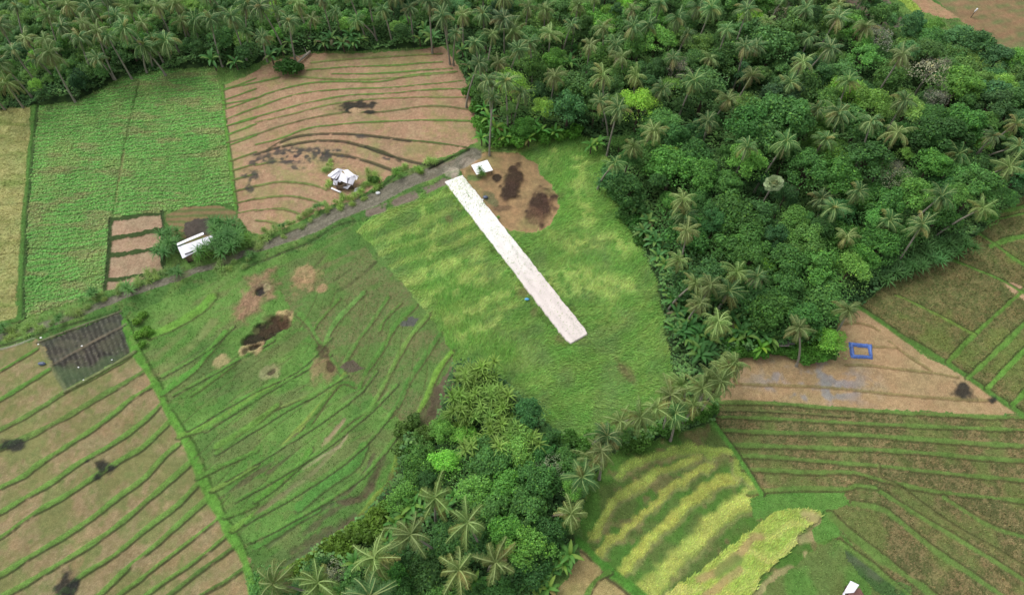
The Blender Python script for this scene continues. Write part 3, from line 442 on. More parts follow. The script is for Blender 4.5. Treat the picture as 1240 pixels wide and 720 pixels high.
for (x, y, rx, ry, r, s_) in ((447, 590, .7, 3.6, -.55, 401), (455, 572, .6, 2.4, -.4, 402), (472, 586, .8, 1.8, -.3, 403), (428, 606, 1.5, .5, .1, 404), (463, 600, .5, 1.6, -.6, 405), (400, 622, .6, 4.2, -.9, 406), (385, 650, .6, 4.0, -1.0, 407), (418, 640, .6, 3.4, -.9, 408), (340, 560, .4, 3.2, -.8, 409), (300, 580, .4, 3.4, -.9, 410), (526, 490, 1.6, 3.8, -.35, 411), (520, 508, 1.2, 1.6, 0, 412)): patch(x, y, rx, ry, r, (92, 82, 64), .75, -.05, .9, s_, 2, .45)
patch(549, 210, 1.7, 1.2, 0, (180, 164, 150), .7, 0, 1.1, 289, sharp=.5)
patch(690, 374, .9, .9, 0, (72, 84, 52), .5, 0, .6, 290, 8)
for (x, y, rx, ry) in ((647, 378, 1.0, .8), (634, 354, 1.3, 1.0), (678, 410, 1.2, 1.2), (556, 254, .6, .7), (543, 266, .6, 1), (760, 452, .8, 2.4), (752, 445, .7, 2.0)): patch(x, y, rx, ry, .4, (118, 104, 72), .6, 0, .7, int(x), 8, .5)
MF = fbm(GX, GY, 1.1, 301, 3); LF = fbm(GX, GY, 7, 311, 3); HU = fbm(GX, GY, 2.6, 321, 3)
fld = ~np.isin(ID, (1, 20)); k_ = (1+(MF-.5)*.30+(LF-.5)*.25)*fld+(~fld); C *= k_[..., None].astype(np.float32)
hh = ((HU-.5)*.2*fld)[..., None].astype(np.float32)*np.array([1.0, -.12, .3], np.float32); C *= 1+hh
# scattered darker weeds on the harvested and grassy ground
wd_ = sm(MF*.5+N5*.5, .6, .68)*np.isin(ID, (7, 9, 10, 0))*.22; C[:] = mixc(C, L3(78, 108, 52)[None, None], wd_)
pl_ = sm(1-(MF*.6+HU*.4), .6, .68)*np.isin(ID, (9, 10, 0))*.25; C[:] = mixc(C, L3(140, 140, 88)[None, None], pl_)
# gentle relief, small roughness
Z += (N1-.5)*.5+(N3-.5)*.07
# ------------------------------------------------------------------ land meshes
d0 = FW[1]*0
VX = GX; VY = GY; wz = VY*FW[1]+H*math.sin(PITCH); u_ = F*VX/wz; v_ = -F*(VY*UP[1]-H*UP[2])/wz
keep = (np.abs(u_) < 620+70) & (v_ < 360+75) & (v_ > -360-40)
Cg = C*np.where(DEN > 7, .95, 1.0)[..., None]
qm = keep[:-1, :-1] & keep[1:, :-1] & keep[:-1, 1:] & keep[1:, 1:]; qi, qj = np.nonzero(qm); qid = ID[qi, qj]
for i in np.unique(qid):
    s = qid == i; a = qi[s]*NX+qj[s]; Q = np.stack([a, a+1, a+NX+1, a+NX], 1); uq, inv = np.unique(Q, return_inverse=True); inv = inv.reshape(Q.shape)
    V = np.stack([GX.ravel()[uq], GY.ravel()[uq], Z.ravel()[uq]], 1); nm, lb = FIELDS[int(i)]
    o = link(nm, mesh_np(nm, V, inv, M_GROUND, Cg.reshape(-1, 3)[uq], True)); tag(o, lb, 'ground' if i in (0, 1, 12) else ('road' if i in (19, 20) else 'field'), None, 'structure')
# far ground sheet to the horizon with a hole-free layer below the modelled land
n = 60; gx = np.sinh(np.linspace(-4, 4, n))/math.sinh(4)*4000; P2 = np.stack(np.meshgrid(gx, gx+100), -1).reshape(-1, 2)
V = np.c_[P2, np.full(len(P2), -3.0)]; ii = np.arange((n-1)*n).reshape(n-1, n)[:, :-1].ravel(); Q = np.stack([ii, ii+1, ii+n+1, ii+n], 1)
tag(link('ground', mesh_np('ground', V, Q, flat_mat('distant_farmland', (92, 112, 60), .95, ((.02, .35), (.3, .2), (3, .15))))), 'low green farmland reaching beyond the fields', 'ground', None, 'structure')
def hz(x, y):
    j = min(max(int((x-X0)/CS), 0), NX-1); i = min(max(int((y-Y0)/CS), 0), NY-1); return float(Z[i, j])
def G(x, y, dz=0):
    p = at(x, y); return (p[0], p[1], hz(p[0], p[1])+dz)
# ------------------------------------------------------------------ grass and crops (uncountable)
inview = (np.abs(u_) < 640) & (np.abs(v_) < 385)
def blades(name, label, cat, mask, dens, wid=.07, lean=.9, bright=1.0, leaf=False, hmul=1.0, colr=None, mat=None):
    d = np.where(mask & inview, dens, 0).astype(np.float64)*CS*CS; N = int(d.sum())
    if N < 50: return
    cs = np.cumsum(d.ravel()); k = np.searchsorted(cs, RS.rand(N)*cs[-1]); k = np.clip(k, 0, d.size-1); i = k//NX; j = k % NX
    x = xs[j]+(RS.rand(N)-.5)*CS; y = ys[i]+(RS.rand(N)-.5)*CS; z = Z[i, j]-.02; h = HT[i, j]*(.55+.8*RS.rand(N))*hmul
    a = RS.rand(N)*2*math.pi; dr = DIR[i, j]; use = dr > -8; a = np.where(use, dr+RS.randn(N)*.45, a)
    ln = np.where(use, 1.5, lean)*(.5+RS.rand(N)); dx, dy = np.cos(a), np.sin(a); ww = wid*(.7+.7*RS.rand(N))
    b = np.stack([x, y, z], 1); nrm = np.sqrt(1+ln*ln); tip = b+np.stack([dx*ln*h/nrm, dy*ln*h/nrm, h/nrm], 1); sd_ = np.stack([-dy*ww, dx*ww, 0*ww], 1)
    cc = (C if colr is None else colr)[i, j]*(1.5*bright*(.72+.56*RS.rand(N)))[:, None]; cc = cc*(1+RS.randn(N, 3)*.05)
    if leaf:
        mid = b+np.stack([0*h, 0*h, h], 1); V = np.stack([mid-sd_, mid-np.stack([dx*ww*1.2, dy*ww*1.2, -ww*.3*RS.randn(N)], 1), mid+sd_, mid+np.stack([dx*ww*1.2, dy*ww*1.2, ww*.5*RS.randn(N)], 1)], 1).reshape(-1, 3)
        Fq = np.arange(N*4).reshape(-1, 4); cc = np.repeat(cc, 4, 0)
    else:
        V = np.stack([b-sd_, b+sd_, tip], 1).reshape(-1, 3); Fq = np.arange(N*3).reshape(-1, 3); cc = np.repeat(cc, 3, 0); cc[2::3] *= 1.12
    o = link(name, mesh_np(name, V, Fq, mat or M_BLADE, np.clip(cc, 0, 1))); tag(o, label, cat, None, 'stuff')
nr = ~RID
blades('tall_grass', 'windblown tall grass on both sides of the white path', 'grass', (ID == 11) & nr, DEN*1.0, .075)
blades('bean_crop', 'leafy green bean plants in close rows', 'crop', (ID == 3) & nr, DEN*1.15, .15, leaf=True, hmul=.8)
blades('ripe_rice', 'ripe yellow rice standing in the left strip', 'crop', (ID == 2) & nr, DEN, .07)
blades('flattened_rice', 'yellow green rice lying flat in curved bands', 'crop', (ID == 13), DEN, .075)
blades('brown_rice', 'brown and green rice plants in banded rows', 'crop', ((ID == 15)) & nr, DEN, .08)
blades('olive_rice', 'olive green rice plants in the right hand plots', 'crop', ((ID == 17)) & nr, DEN, .08)
blades('terrace_grass', 'short wild grass on the green terraces', 'grass', ((ID == 9) | (ID == 10)) & nr, DEN*.9, .07)
blades('ridge_grass', 'grass growing on the field ridges', 'grass', RID & (ID != 13), DEN*.7, .06, bright=.86)
blades('verge_grass', 'weeds and grass along the road banks', 'grass', (ID == 0) & nr, DEN, .08, hmul=1.3)
blades('stubble', 'short cut straw on the harvested fields', 'straw', np.isin(ID, (4, 5, 6, 7, 12, 14, 16, 18)) & nr & (CH < .3), np.minimum(DEN, 3), .05, 1.5, 1.1)
blades('burnt_straw', 'black charred straw in the burnt patches', 'straw', CH > .35, CH*14, .06, 1.8, 1.0)
# undergrowth of the woods
HT[:] = .3+2.4*sm(N2, .35, .75)
UG = np.zeros_like(C); UG[:] = mixc(L3(70, 104, 60), L3(102, 138, 74), sm(N3*.5+N1*.5, .35, .65))
blades('undergrowth', 'dense leafy undergrowth between the trees', 'undergrowth', ID == 1, np.full((NY, NX), 9.), .22, leaf=True, hmul=1.0, colr=UG)
# ------------------------------------------------------------------ plant prototypes (mesh data shared by every copy)
def frond(MBv, MBf, MBc, base, az, el0, L, rr, colr, colm, droop=1.0, width=.8, nseg=9, kinks=0):
    """one feather leaf: a midrib strip and leaflets on both sides"""
    p = np.array(base, float); el = el0; ds = L/nseg; pts = [p.copy()]; az_ = az
    for i in range(nseg):
        d = np.array([math.cos(az_)*math.cos(el), math.sin(az_)*math.cos(el), math.sin(el)]); p = p+d*ds; pts.append(p.copy())
        el -= droop*(.10+.22*i/nseg); az_ += kinks
    pts = np.array(pts)
    def quad(a, b, c, d, col):
        i = len(MBv); MBv.extend([a, b, c, d]); MBf.append((i, i+1, i+2, i+3)); MBc.extend([col]*4)
    for i in range(nseg):
        t = (pts[i+1]-pts[i])/ds; s = np.cross(t, (0, 0, 1)); s /= np.linalg.norm(s)+1e-6; w0 = .075*(1-i/nseg)+.03; w1 = .075*(1-(i+1)/nseg)+.03
        up = np.cross(s, t)*.03
        quad(pts[i]-s*w0+up, pts[i]+s*w0+up, pts[i+1]+s*w1+up, pts[i+1]-s*w1+up, colm)
        if i < 1: continue
        for q in range(3):
            for sg in (-1, 1):
                f = (i+(q+.5*(sg > 0))/3)/nseg; b = pts[i]+(pts[i+1]-pts[i])*((q+.3)/3); ll = width*math.sin(math.pi*min(1, .18+f*.78))**.6*rr.uniform(.8, 1.15)
                dr = rr.uniform(.3, 1.3)
                dv = s*sg*(.85)+t*.55-np.array([0, 0, 1])*dr; dv /= np.linalg.norm(dv); e = b+dv*ll; wv = t*.052
                k = rr.uniform(.75, 1.25); quad(b-wv, b+wv, e+wv*.35, e-wv*.35, tuple(np.array(colr)*k))
def palm_crown(seed, n=24, L=4.0, old=5, tone=0):
    rr = random.Random(seed); v, f, c = [], [], []; dv, df, dc = [], [], []
    for i in range(n):
        az = i*2.39996+rr.uniform(-.4, .4); q = i/n; el = 1.3-2.1*q+rr.uniform(-.3, .3)
        g = lin((84+26*q, 122+4*q, 72+4*q)) if tone == 0 else lin((112+24*q, 134, 76+4*q))
        if rr.random() < .08: g = lin((144, 136, 82))
        m = lin((148, 162, 104))
        frond(v, f, c, (0, 0, 0), az, el, L*rr.uniform(.8, 1.08)*(1-.25*(q < .15)), rr, g, m, droop=rr.uniform(.6, 1.35), width=.95, kinks=rr.uniform(-.07, .07))
    for i in range(old):
        az = rr.uniform(0, 6.28); frond(dv, df, dc, (0, 0, -.15), az, -.55+rr.uniform(-.35, .2), L*rr.uniform(.7, .9), rr, lin((132, 122, 84)), lin((160, 150, 112)), droop=.9, width=.6)
    return mesh_np('crown', v, f, M_PALM, c), mesh_np('dead_frond', dv, df, M_PALM, dc)
PC = {k: [palm_crown(100+10*j+i, n, L, od, tn) for i in range(6)] for j, (k, n, L, od, tn) in enumerate((('full', 23, 4.3, 4, 0), ('yellow', 20, 4.3, 6, 1), ('sparse', 13, 4.2, 5, 1)))}
def fan_crown(seed):
    rr = random.Random(seed); v, f, c = [], [], []
    for i in range(30):
        az = i*2.39996; el = 1.3-1.9*i/30; d = np.array([math.cos(az)*math.cos(el), math.sin(az)*math.cos(el), math.sin(el)]); b = d*1.5; s = np.cross(d, (0, 0, 1)); s /= np.linalg.norm(s); u = np.cross(s, d)
        for k in range(11):
            a = (k-5)*.26; e = b+(d*math.cos(a)+s*math.sin(a))*1.15+np.array([0, 0, -.15]); wv = (s*math.cos(a)-d*math.sin(a))*.14; i0 = len(v)
            v += [b, b+(e-b)*.6-wv, e, b+(e-b)*.6+wv]; f.append((i0, i0+1, i0+2, i0+3)); c += [lin((164, 180, 136))*rr.uniform(.65, 1.15)]*4
        i0 = len(v); v += [-s*.04, s*.04, b+s*.03, b-s*.03]; f.append((i0, i0+1, i0+2, i0+3)); c += [lin((160, 160, 110))]*4
    return mesh_np('crown', v, f, M_PALM, c)
M_GREYB = flat_mat('grey_twigs', (122, 122, 104), .9)
def leaf_cloud(P, Nn, size, cols, rr, flat=.5, elong=1.3):
    n = len(P); nn = Nn+rr.randn(n, 3)*flat; nn /= np.linalg.norm(nn, axis=1)[:, None]; r = rr.randn(n, 3); a = np.cross(nn, r); a /= np.linalg.norm(a, axis=1)[:, None]+1e-6; b = np.cross(nn, a)
    s = (size*(.6+.8*rr.rand(n)))[:, None]; A = a*s*elong*.5; B = b*s*.5; V = np.stack([P-A, P-B+nn*s*.12, P+A, P+B+nn*s*.12], 1).reshape(-1, 3)
    return V, np.arange(n*4).reshape(-1, 4), np.repeat(cols, 4, 0)
def broad_crown(seed, kind):
    """crown unit about 1 wide radius, built at real size R=4"""
    rr = np.random.RandomState(seed); R = 4.0; Pp, Nn, Cc = [], [], []
    nl = {'round': 30, 'spread': 34, 'feather': 24, 'cone': 24, 'dry': 12}[kind]; hh = {'round': .72, 'spread': .45, 'feather': .6, 'cone': 1.15, 'dry': .7}[kind]
    base = {'round': (74, 110, 54), 'spread': (82, 118, 56), 'feather': (104, 140, 64), 'cone': (62, 96, 52), 'dry': (134, 134, 100)}[kind]
    lobes = []
    for i in range(nl):
        a = rr.rand()*6.283; q = math.sqrt((i+.5)/nl); r = q*R*.8*(.7+.55*rr.rand()); zz = hh*R*(math.sqrt(max(0, 1-q*q))*.8+rr.rand()*.5-.1)-(.35*R*hh*(rr.rand() < .25))
        lr = R*(.15+.24*rr.rand())*(1.1 if q < .5 else .95); lobes.append((r*math.cos(a), r*math.sin(a), zz, lr))
    dens = {'dry': 14}.get(kind, 64)
    for (lx, ly, lz, lr) in lobes:
        n = int(dens*lr*lr*3.0); u = rr.randn(n, 3); u[:, 2] = np.abs(u[:, 2])*.9-.25; u /= np.linalg.norm(u, axis=1)[:, None]; rad = lr*(1-.5*rr.rand(n)**2)*(1+.22*np.sin(u[:, 0]*7+lx)*np.cos(u[:, 1]*6+ly))
        P = np.array([lx, ly, lz])+u*rad[:, None]*np.array([1, 1, .75]); Pp.append(P); Nn.append(u*.7+np.array([0, 0, .55])); br = .82+.4*rr.rand()
        cc = lin(base)[None]*(br*(.66+.62*rr.rand(n)))[:, None]; yl = rr.rand(n) < .12; cc[yl] = cc[yl]*np.array([1.5, 1.32, .9]); Cc.append(cc)
    # stray sprays around the outline
    n = 520; a = rr.rand(n)*6.283; r = R*(.6+.62*rr.rand(n))*(1+.15*np.sin(a*3+seed)+.1*np.sin(a*7+seed*2)); P = np.stack([r*np.cos(a), r*np.sin(a), hh*R*(.15+.5*rr.rand(n))*(1.2-r/R*.6)], 1); Pp.append(P); Nn.append(np.tile([0, 0, 1.], (n, 1))); Cc.append(lin(base)[None]*(.6+.6*rr.rand(n))[:, None])
    P = np.concatenate(Pp); V, Fq, cc = leaf_cloud(P, np.concatenate(Nn), {'feather': .21, 'dry': .22, 'round': .27, 'cone': .25, 'spread': .28}[kind], np.concatenate(Cc), rr)
    # trunk with limbs reaching lobes, unit height 6 below crown base
    t = MB(); t.tube([(0, 0, -8), (.1, .05, -4), (0, 0, -.5)], [.34, .26, .22], 7)
    for (lx, ly, lz, lr) in lobes[::2]: t.tube([(0, 0, -1.2), (lx*.45, ly*.45, lz*.3), (lx, ly, lz+(lr*.5 if kind == 'dry' else 0))], [.14, .09, .03], 5)
    if kind == 'dry':
        for i in range(60):
            l = lobes[::2][rr.randint(nl//2)]; u = rr.randn(3); u[2] = abs(u[2]); u /= np.linalg.norm(u); e_ = np.array([l[0], l[1], l[2]+l[3]*.42]); t.tube([tuple(e_-u*.1), tuple(e_+u*l[3]*1.1)], [.05, .02], 3)
    return mesh_np('crown', V, Fq, M_LEAF, cc), t.mesh('trunk', M_GREYB if kind == 'dry' else M_BARKD)
BC = {k: [broad_crown(300+20*j+i, k) for i in range(5 if k in ('round', 'spread') else 3)] for j, k in enumerate(('round', 'spread', 'feather', 'cone', 'dry'))}
def blade_leaf(v, f, c, base, az, el, L, wdt, col, droop, rr, nseg=6, prof=None):
    p = np.array(base, float); ds = L/nseg; last = None
    for i in range(nseg+1):
        d = np.array([math.cos(az)*math.cos(el), math.sin(az)*math.cos(el), math.sin(el)]); s = np.array([-math.sin(az), math.cos(az), 0]); u = np.cross(d, s); u = u*(1 if u[2] > 0 else -1)
        w_ = wdt*(math.sin(math.pi*min(1, .08+.9*i/nseg))**.6) if prof is None else wdt*(1-i/nseg)**.6; w_ = max(w_, .01)
        row = [p-s*w_+u*w_*.25, p.copy(), p+s*w_+u*w_*.25]; i0 = len(v); v.extend(row); k = rr.uniform(.88, 1.1); c.extend([np.array(col)*k, np.array(col)*1.2, np.array(col)*k])
        if last is not None: f.append((last, last+1, i0+1, i0)); f.append((last+1, last+2, i0+2, i0+1))
        last = i0; p = p+d*ds; el -= droop
def banana(seed, n=9, tone=0):
    rr = random.Random(seed); v, f, c = [], [], []
    for i in range(n):
        col = lin((88, 138, 72)) if rr.random() < .75 else lin((118, 152, 76))
        if rr.random() < .06: col = lin((126, 122, 84))
        blade_leaf(v, f, c, (0, 0, 2.1), i*2.4+rr.uniform(-.3, .3), 1.25-.95*i/n, rr.uniform(1.9, 2.6), .30, col, .24, rr)
    t = MB(); t.tube([(0, 0, -.3), (.03, 0, 1), (0, 0, 2.3)], [.17, .14, .09], 7); return mesh_np('leaves', v, f, M_LEAF, c), t.mesh('pseudostem', M_BARKD)
def star(seed, L=1.7, w=.1, n=22, col=(118, 160, 74), stems=5, hgt=(1.5, 3.5)):
    rr = random.Random(seed); v, f, c = [], [], []; t = MB()
    for k in range(stems):
        a = rr.uniform(0, 6.28); r = rr.uniform(0, 1.5) if stems > 1 else 0; x, y, h = r*math.cos(a), r*math.sin(a), rr.uniform(*hgt); t.tube([(x*.3, y*.3, -.2), (x*.8, y*.8, h*.5), (x, y, h)], [.08, .06, .04], 5); cl = lin(col)*rr.uniform(.75, 1.2)
        for i in range(n): blade_leaf(v, f, c, (x, y, h), i*2.4+rr.uniform(-.2, .2), 1.3-1.2*i/n, L*rr.uniform(.75, 1.15), w, cl*rr.uniform(.8, 1.2), .28, rr, 4, 1)
    return mesh_np('leaves', v, f, M_LEAF, c), t.mesh('stem', M_BARKD)
def shrub(seed, col=(92, 134, 60), lf=.24):
    rr = np.random.RandomState(seed); Pp, Nn, Cc = [], [], []; t = MB()
    for i in range(9):
        a = rr.rand()*6.283; r = rr.rand()**.5*1.0; l = np.array([r*math.cos(a), r*math.sin(a), .7+.7*rr.rand()]); n = 85; u = rr.randn(n, 3); u[:, 2] = np.abs(u[:, 2])-.3; u /= np.linalg.norm(u, axis=1)[:, None]
        Pp.append(l+u*(.62*(1-.3*rr.rand(n)))[:, None]); Nn.append(u*.6+np.array([0, 0, .6])); Cc.append(lin(col)[None]*((.8+.4*rr.rand())*(.7+.6*rr.rand(n)))[:, None]); t.tube([(0, 0, -.2), tuple(l*.6), tuple(l)], [.06, .04, .02], 4)
    V, Fq, cc = leaf_cloud(np.concatenate(Pp), np.concatenate(Nn), lf, np.concatenate(Cc), rr); return mesh_np('foliage', V, Fq, M_LEAF, cc), t.mesh('stem', M_BARKD)
BAN = [banana(500+i, 8+i % 3) for i in range(5)]
STAR = [star(520+i, 1.7, .16, 12, (128, 164, 76), 5, (1.8, 4.6)) for i in range(3)]
SWORD = [star(530+i, 1.7, .10, 26, (98, 140, 78), 3, (.8, 2.2)) for i in range(3)]
REED = [star(540+i, 1.2, .05, 34, (146, 172, 100), 4, (.1, .5)) for i in range(3)]
SHR = [shrub(550+i) for i in range(4)]
FAN = fan_crown(9)
# ------------------------------------------------------------------ placing: every plant is a thing with its parts
THINGS = []      # (object, base phrase, zone phrase, category, px)
NUM = ['', 'second', 'third', 'fourth', 'fifth', 'sixth', 'seventh', 'eighth', 'ninth', 'tenth', 'eleventh', 'twelfth']
def reg(o, look, zone, cat, x, group): THINGS.append((o, look, zone, cat, x, group))
def rnd(o_): pass
PRR = random.Random(5)
OCC = []
def palm(x, y, zone, foot=None, h=None, kind=None, sc=None):
    kind = kind or PRR.choice(('full', 'full', 'full', 'full', 'yellow', 'sparse')); h = h or PRR.uniform(10.5, 14.5); sc = sc or PRR.uniform(.68, 1.02)
    if foot:
        b = at(*foot); 
        h = 12.0; top = at(x, y, h)
        for hh in np.arange(9, 17, .5):
            tt = at(x, y, hh)
            if np.hypot(tt[0]-b[0], tt[1]-b[1]) < np.hypot(top[0]-b[0], top[1]-b[1]): h, top = hh, tt
    else:
        top = at(x, y, h); a = PRR.uniform(0, 6.28); r = PRR.uniform(0, 4.0); b = np.array([top[0]+r*math.cos(a), top[1]+r*math.sin(a), 0])
    bz = hz(b[0], b[1])-.2; o = empty('coconut_palm', (b[0], b[1], bz)); T_ = np.array([top[0]-b[0], top[1]-b[1], top[2]-bz])
    t = MB(); pts = []; rad = []
    for i in range(9):
        q = i/8; pts.append((T_[0]*(q**1.5), T_[1]*(q**1.5), T_[2]*q)); rad.append(.24-.1*q+(.12 if i == 0 else 0))
    t.tube(pts, rad, 7); link('trunk', t.mesh('trunk', M_BARK, True), o)
    i = PRR.randrange(6); cr, de = PC[kind][i]; rz = PRR.uniform(0, 6.28); tl = (T_[1]*-.02, T_[0]*.02, rz); k = PRR.uniform(.75, 1.3)*1.02; ex = (PRR.uniform(.85, 1.12), PRR.uniform(.85, 1.12), PRR.uniform(.8, 1.25)); wr = PRR.uniform(1.05, 1.25)
    tl = (tl[0]+PRR.uniform(-.22, .22), tl[1]+PRR.uniform(-.22, .22), rz)
    parts = [('crown', cr), ('dead_fronds', de)]
    for nm, me in parts:
        c = link(nm, me, o, tuple(T_)); c.rotation_euler = tl; c.scale = (sc*ex[0], sc*ex[1], sc*ex[2]); hzf = 1.12 if y < 90 else 1.0; c.color = (k*1.1*hzf, k*wr*1.04*hzf, k*1.05*hzf*hzf, 1)  # far palms tinted paler and bluer: distance haze put into the colour
    look = {'full': 'green crowned coconut palm', 'yellow': 'coconut palm with yellowing fronds', 'sparse': 'thin crowned coconut palm'}[kind]
    reg(o, look, zone, 'palm tree', x, 'coconut palms'); OCC.append((top[0], top[1], 2.2, top[2])); return o
PL = 'behind the bean field'
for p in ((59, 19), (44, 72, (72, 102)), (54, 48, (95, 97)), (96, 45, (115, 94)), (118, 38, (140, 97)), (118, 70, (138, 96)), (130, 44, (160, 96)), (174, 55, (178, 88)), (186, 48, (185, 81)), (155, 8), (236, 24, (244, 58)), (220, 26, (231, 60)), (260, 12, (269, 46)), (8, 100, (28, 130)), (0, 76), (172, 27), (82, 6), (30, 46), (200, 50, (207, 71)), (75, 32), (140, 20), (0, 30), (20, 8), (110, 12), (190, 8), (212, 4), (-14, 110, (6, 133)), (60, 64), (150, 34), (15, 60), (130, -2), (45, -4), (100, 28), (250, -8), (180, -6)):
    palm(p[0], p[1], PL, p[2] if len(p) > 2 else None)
PL = 'behind the terraced field'
for p in ((298, 38, (304, 66)), (318, 45, (324, 75)), (335, 14, (343, 40)), (378, 22, (377, 47)), (406, 14, (413, 42)), (432, 24, (457, 50)), (464, 12, (475, 52)), (496, 10, (501, 50)), (298, 5), (315, 8), (520, 4), (360, 4), (390, -2), (445, -4), (480, -8), (280, 20), (350, 26), (536, 20), (420, -10), (325, -8)):
    palm(p[0], p[1], PL, p[2] if len(p) > 2 else None)
PL = 'right of the terraced field'
for p in ((552, 40), (575, 52), (597, 42), (585, 18), (580, 77), (604, 76), (597, 118), (590, 98), (610, 22), (560, 18), (632, 112), (628, 60), (642, 52), (622, 38), (612, 98)): palm(p[0], p[1], PL)
PL = 'atop the big wood'
for p in ((666, 40), (692, 30), (730, 33), (765, 12), (862, 10), (905, 12), (832, 42), (860, 70), (902, 56), (700, 5), (640, 8), (800, 4), (930, 25), (745, 55), (672, 92), (815, 70), (880, 36), (980, 45), (845, 8), (660, 12), (785, 30), (720, -6), (820, 22), (950, -4)): palm(p[0], p[1], PL)
PL = 'in the mid wood'
for p in ((727, 122, (736, 170)), (792, 158), (802, 108), (882, 120), (857, 147), (972, 75), (957, 100), (1027, 98), (1005, 58), (990, 132, (972, 171)), (1015, 137), (937, 222, None, 'fan'), (745, 198), (952, 172), (770, 92), (910, 92), (840, 98), (905, 178), (1000, 168)):
    if len(p) > 3:
        o = palm(p[0], p[1], 'near the centre of the big wood', None, 12, 'full', .78); 
        for ch in o.children:
            if ch.name.startswith('crown'): ch.data = FAN
            elif not ch.name.startswith('trunk'): bpy.data.objects.remove(ch)
        o.name = 'fan_palm'; THINGS.pop(); tag(o, 'pale silvery fan palm standing alone near the centre of the big wood', 'palm tree')
    else: palm(p[0], p[1], PL, p[2] if len(p) > 2 else None)
PL = 'in the right wood'
for p in ((1095, 122), (1093, 66, (1051, 132)), (1055, 147), (1086, 160), (1202, 165), (995, 240, (986, 275)), (1010, 252, (992, 295)), (1040, 232), (1077, 267, (1048, 294)), (1025, 287, (1003, 315)), (1116, 272), (1140, 238), (1190, 252), (1222, 202, (1160, 234)), (1160, 187, (1136, 222)), (1232, 178, (1180, 198)), (1230, 150)): palm(p[0], p[1], PL, p[2] if len(p) > 2 else None)
PL = 'facing the tall grass'
for p in ((827, 242), (829, 262), (832, 280), (822, 315), (842, 342), (892, 330), (917, 335), (847, 367), (870, 390), (860, 345), (882, 352), (1027, 375), (967, 397)): palm(p[0], p[1], PL, None, PRR.uniform(9, 12), PRR.choice(('yellow', 'full', 'yellow')))
PL = 'below the tall grass'
for p in ((825, 467, (828, 485)), (860, 457), (882, 447, (878, 470)), (795, 494), (751, 510, (751, 527)), (840, 490, (828, 512)), (812, 478), (850, 470), (872, 462), (775, 505), (735, 528), (818, 500), (728, 545), (890, 440), (717, 556), (705, 577), (692, 622)): palm(p[0], p[1], PL, p[2] if len(p) > 2 else None, PRR.uniform(9, 12), PRR.choice(('yellow', 'full', 'sparse')))
PL = 'in the bottom grove'
for p in ((527, 602, 'sparse'), (497, 647, 'yellow'), (566, 632, 'sparse'), (555, 690, 'sparse'), (454, 675, 'yellow'), (332, 705, 'sparse'), (385, 705, 'yellow'), (600, 680, 'sparse'), (447, 722, 'full')): palm(p[0], p[1], PL, None, PRR.uniform(10, 12.5), p[2], 1.05)
# broadleaf trees
TN = {'dark': (.95, 1.0, .9), 'mid': (1.3, 1.3, 1.05), 'bright': (1.65, 1.75, 1.1), 'yellow': (1.75, 1.85, 1.1), 'blue': (1.1, 1.25, 1.3), 'grey': (1.2, 1.3, 1.15)}
def tree(x, y, zone, kind='round', tone='mid', R=4.2, h=7.5, lab=True):
    """crown centre seen at (x, y); h = height of the crown base"""
    zc = h+R*.3; p = at(x, y, zc); bz = hz(p[0], p[1])-.1; o = empty('dead_tree' if kind == 'dry' else 'broadleaf_tree', (p[0], p[1], bz)); cr, tr = PRR.choice(BC[kind]); s = R/4.0; rz = PRR.uniform(0, 6.28)
    c = link('crown', cr, o, (0, 0, h-bz)); c.rotation_euler = (PRR.uniform(-.12, .12), PRR.uniform(-.12, .12), rz); c.scale = (s*PRR.uniform(.9, 1.1), s*PRR.uniform(.9, 1.1), s*PRR.uniform(.85, 1.15))
    k = PRR.uniform(.84, 1.18)*(1.62 if y < 110 else 1.45); t = TN[tone]; hb = 1.18 if y < 140 else 1.0; c.color = (t[0]*k*hb*.88*PRR.uniform(.93, 1.1), t[1]*k, t[2]*k*hb*PRR.uniform(1.05, 1.35), 1)  # far crowns lighter and bluer, aerial haze painted into the leaf tint
    q = link('trunk', tr, o, (0, 0, h-bz)); q.rotation_euler = (0, 0, rz); q.scale = (s, s, max(.3, (h-bz)/8.0))
    nm = {'dark': 'dark green', 'mid': 'mid green', 'bright': 'bright green', 'yellow': 'yellow green', 'blue': 'bluish green', 'grey': 'greyish'}[tone]+' '+{'round': 'round crowned tree', 'spread': 'wide spreading tree', 'feather': 'feathery crowned tree', 'cone': 'tall dense tree', 'dry': 'dry half bare tree'}[kind]
    if R < 3: nm = 'small '+nm
    if lab: reg(o, nm, zone, 'tree', x, 'broadleaf trees')
    OCC.append((p[0], p[1], R*.8, zc)); return o
def wz(x, y):
    if y < 100 and x < 285: return 'behind the bean field'
    if y < 90 and x < 545: return 'behind the terraced field'
    if x < 735 and y > 430: return 'in the upper grove' if y < 560 else ('in the lower left grove' if x < 520 else 'in the lower right grove')
    if y > 430: return 'below the tall grass field'
    a = 'far' if y < 90 else ('middle' if y < 230 else 'near'); b = 'left' if x < 760 else ('centre' if x < 960 else 'right')
    return {'farleft': 'top left of the wood', 'farcentre': 'top centre of the wood', 'farright': 'top right of the wood', 'middleleft': 'left in the wood', 'middlecentre': 'central in the wood', 'middleright': 'right in the wood', 'nearleft': 'near left of the wood', 'nearcentre': 'near centre of the wood', 'nearright': 'near right of the wood'}[a+b]
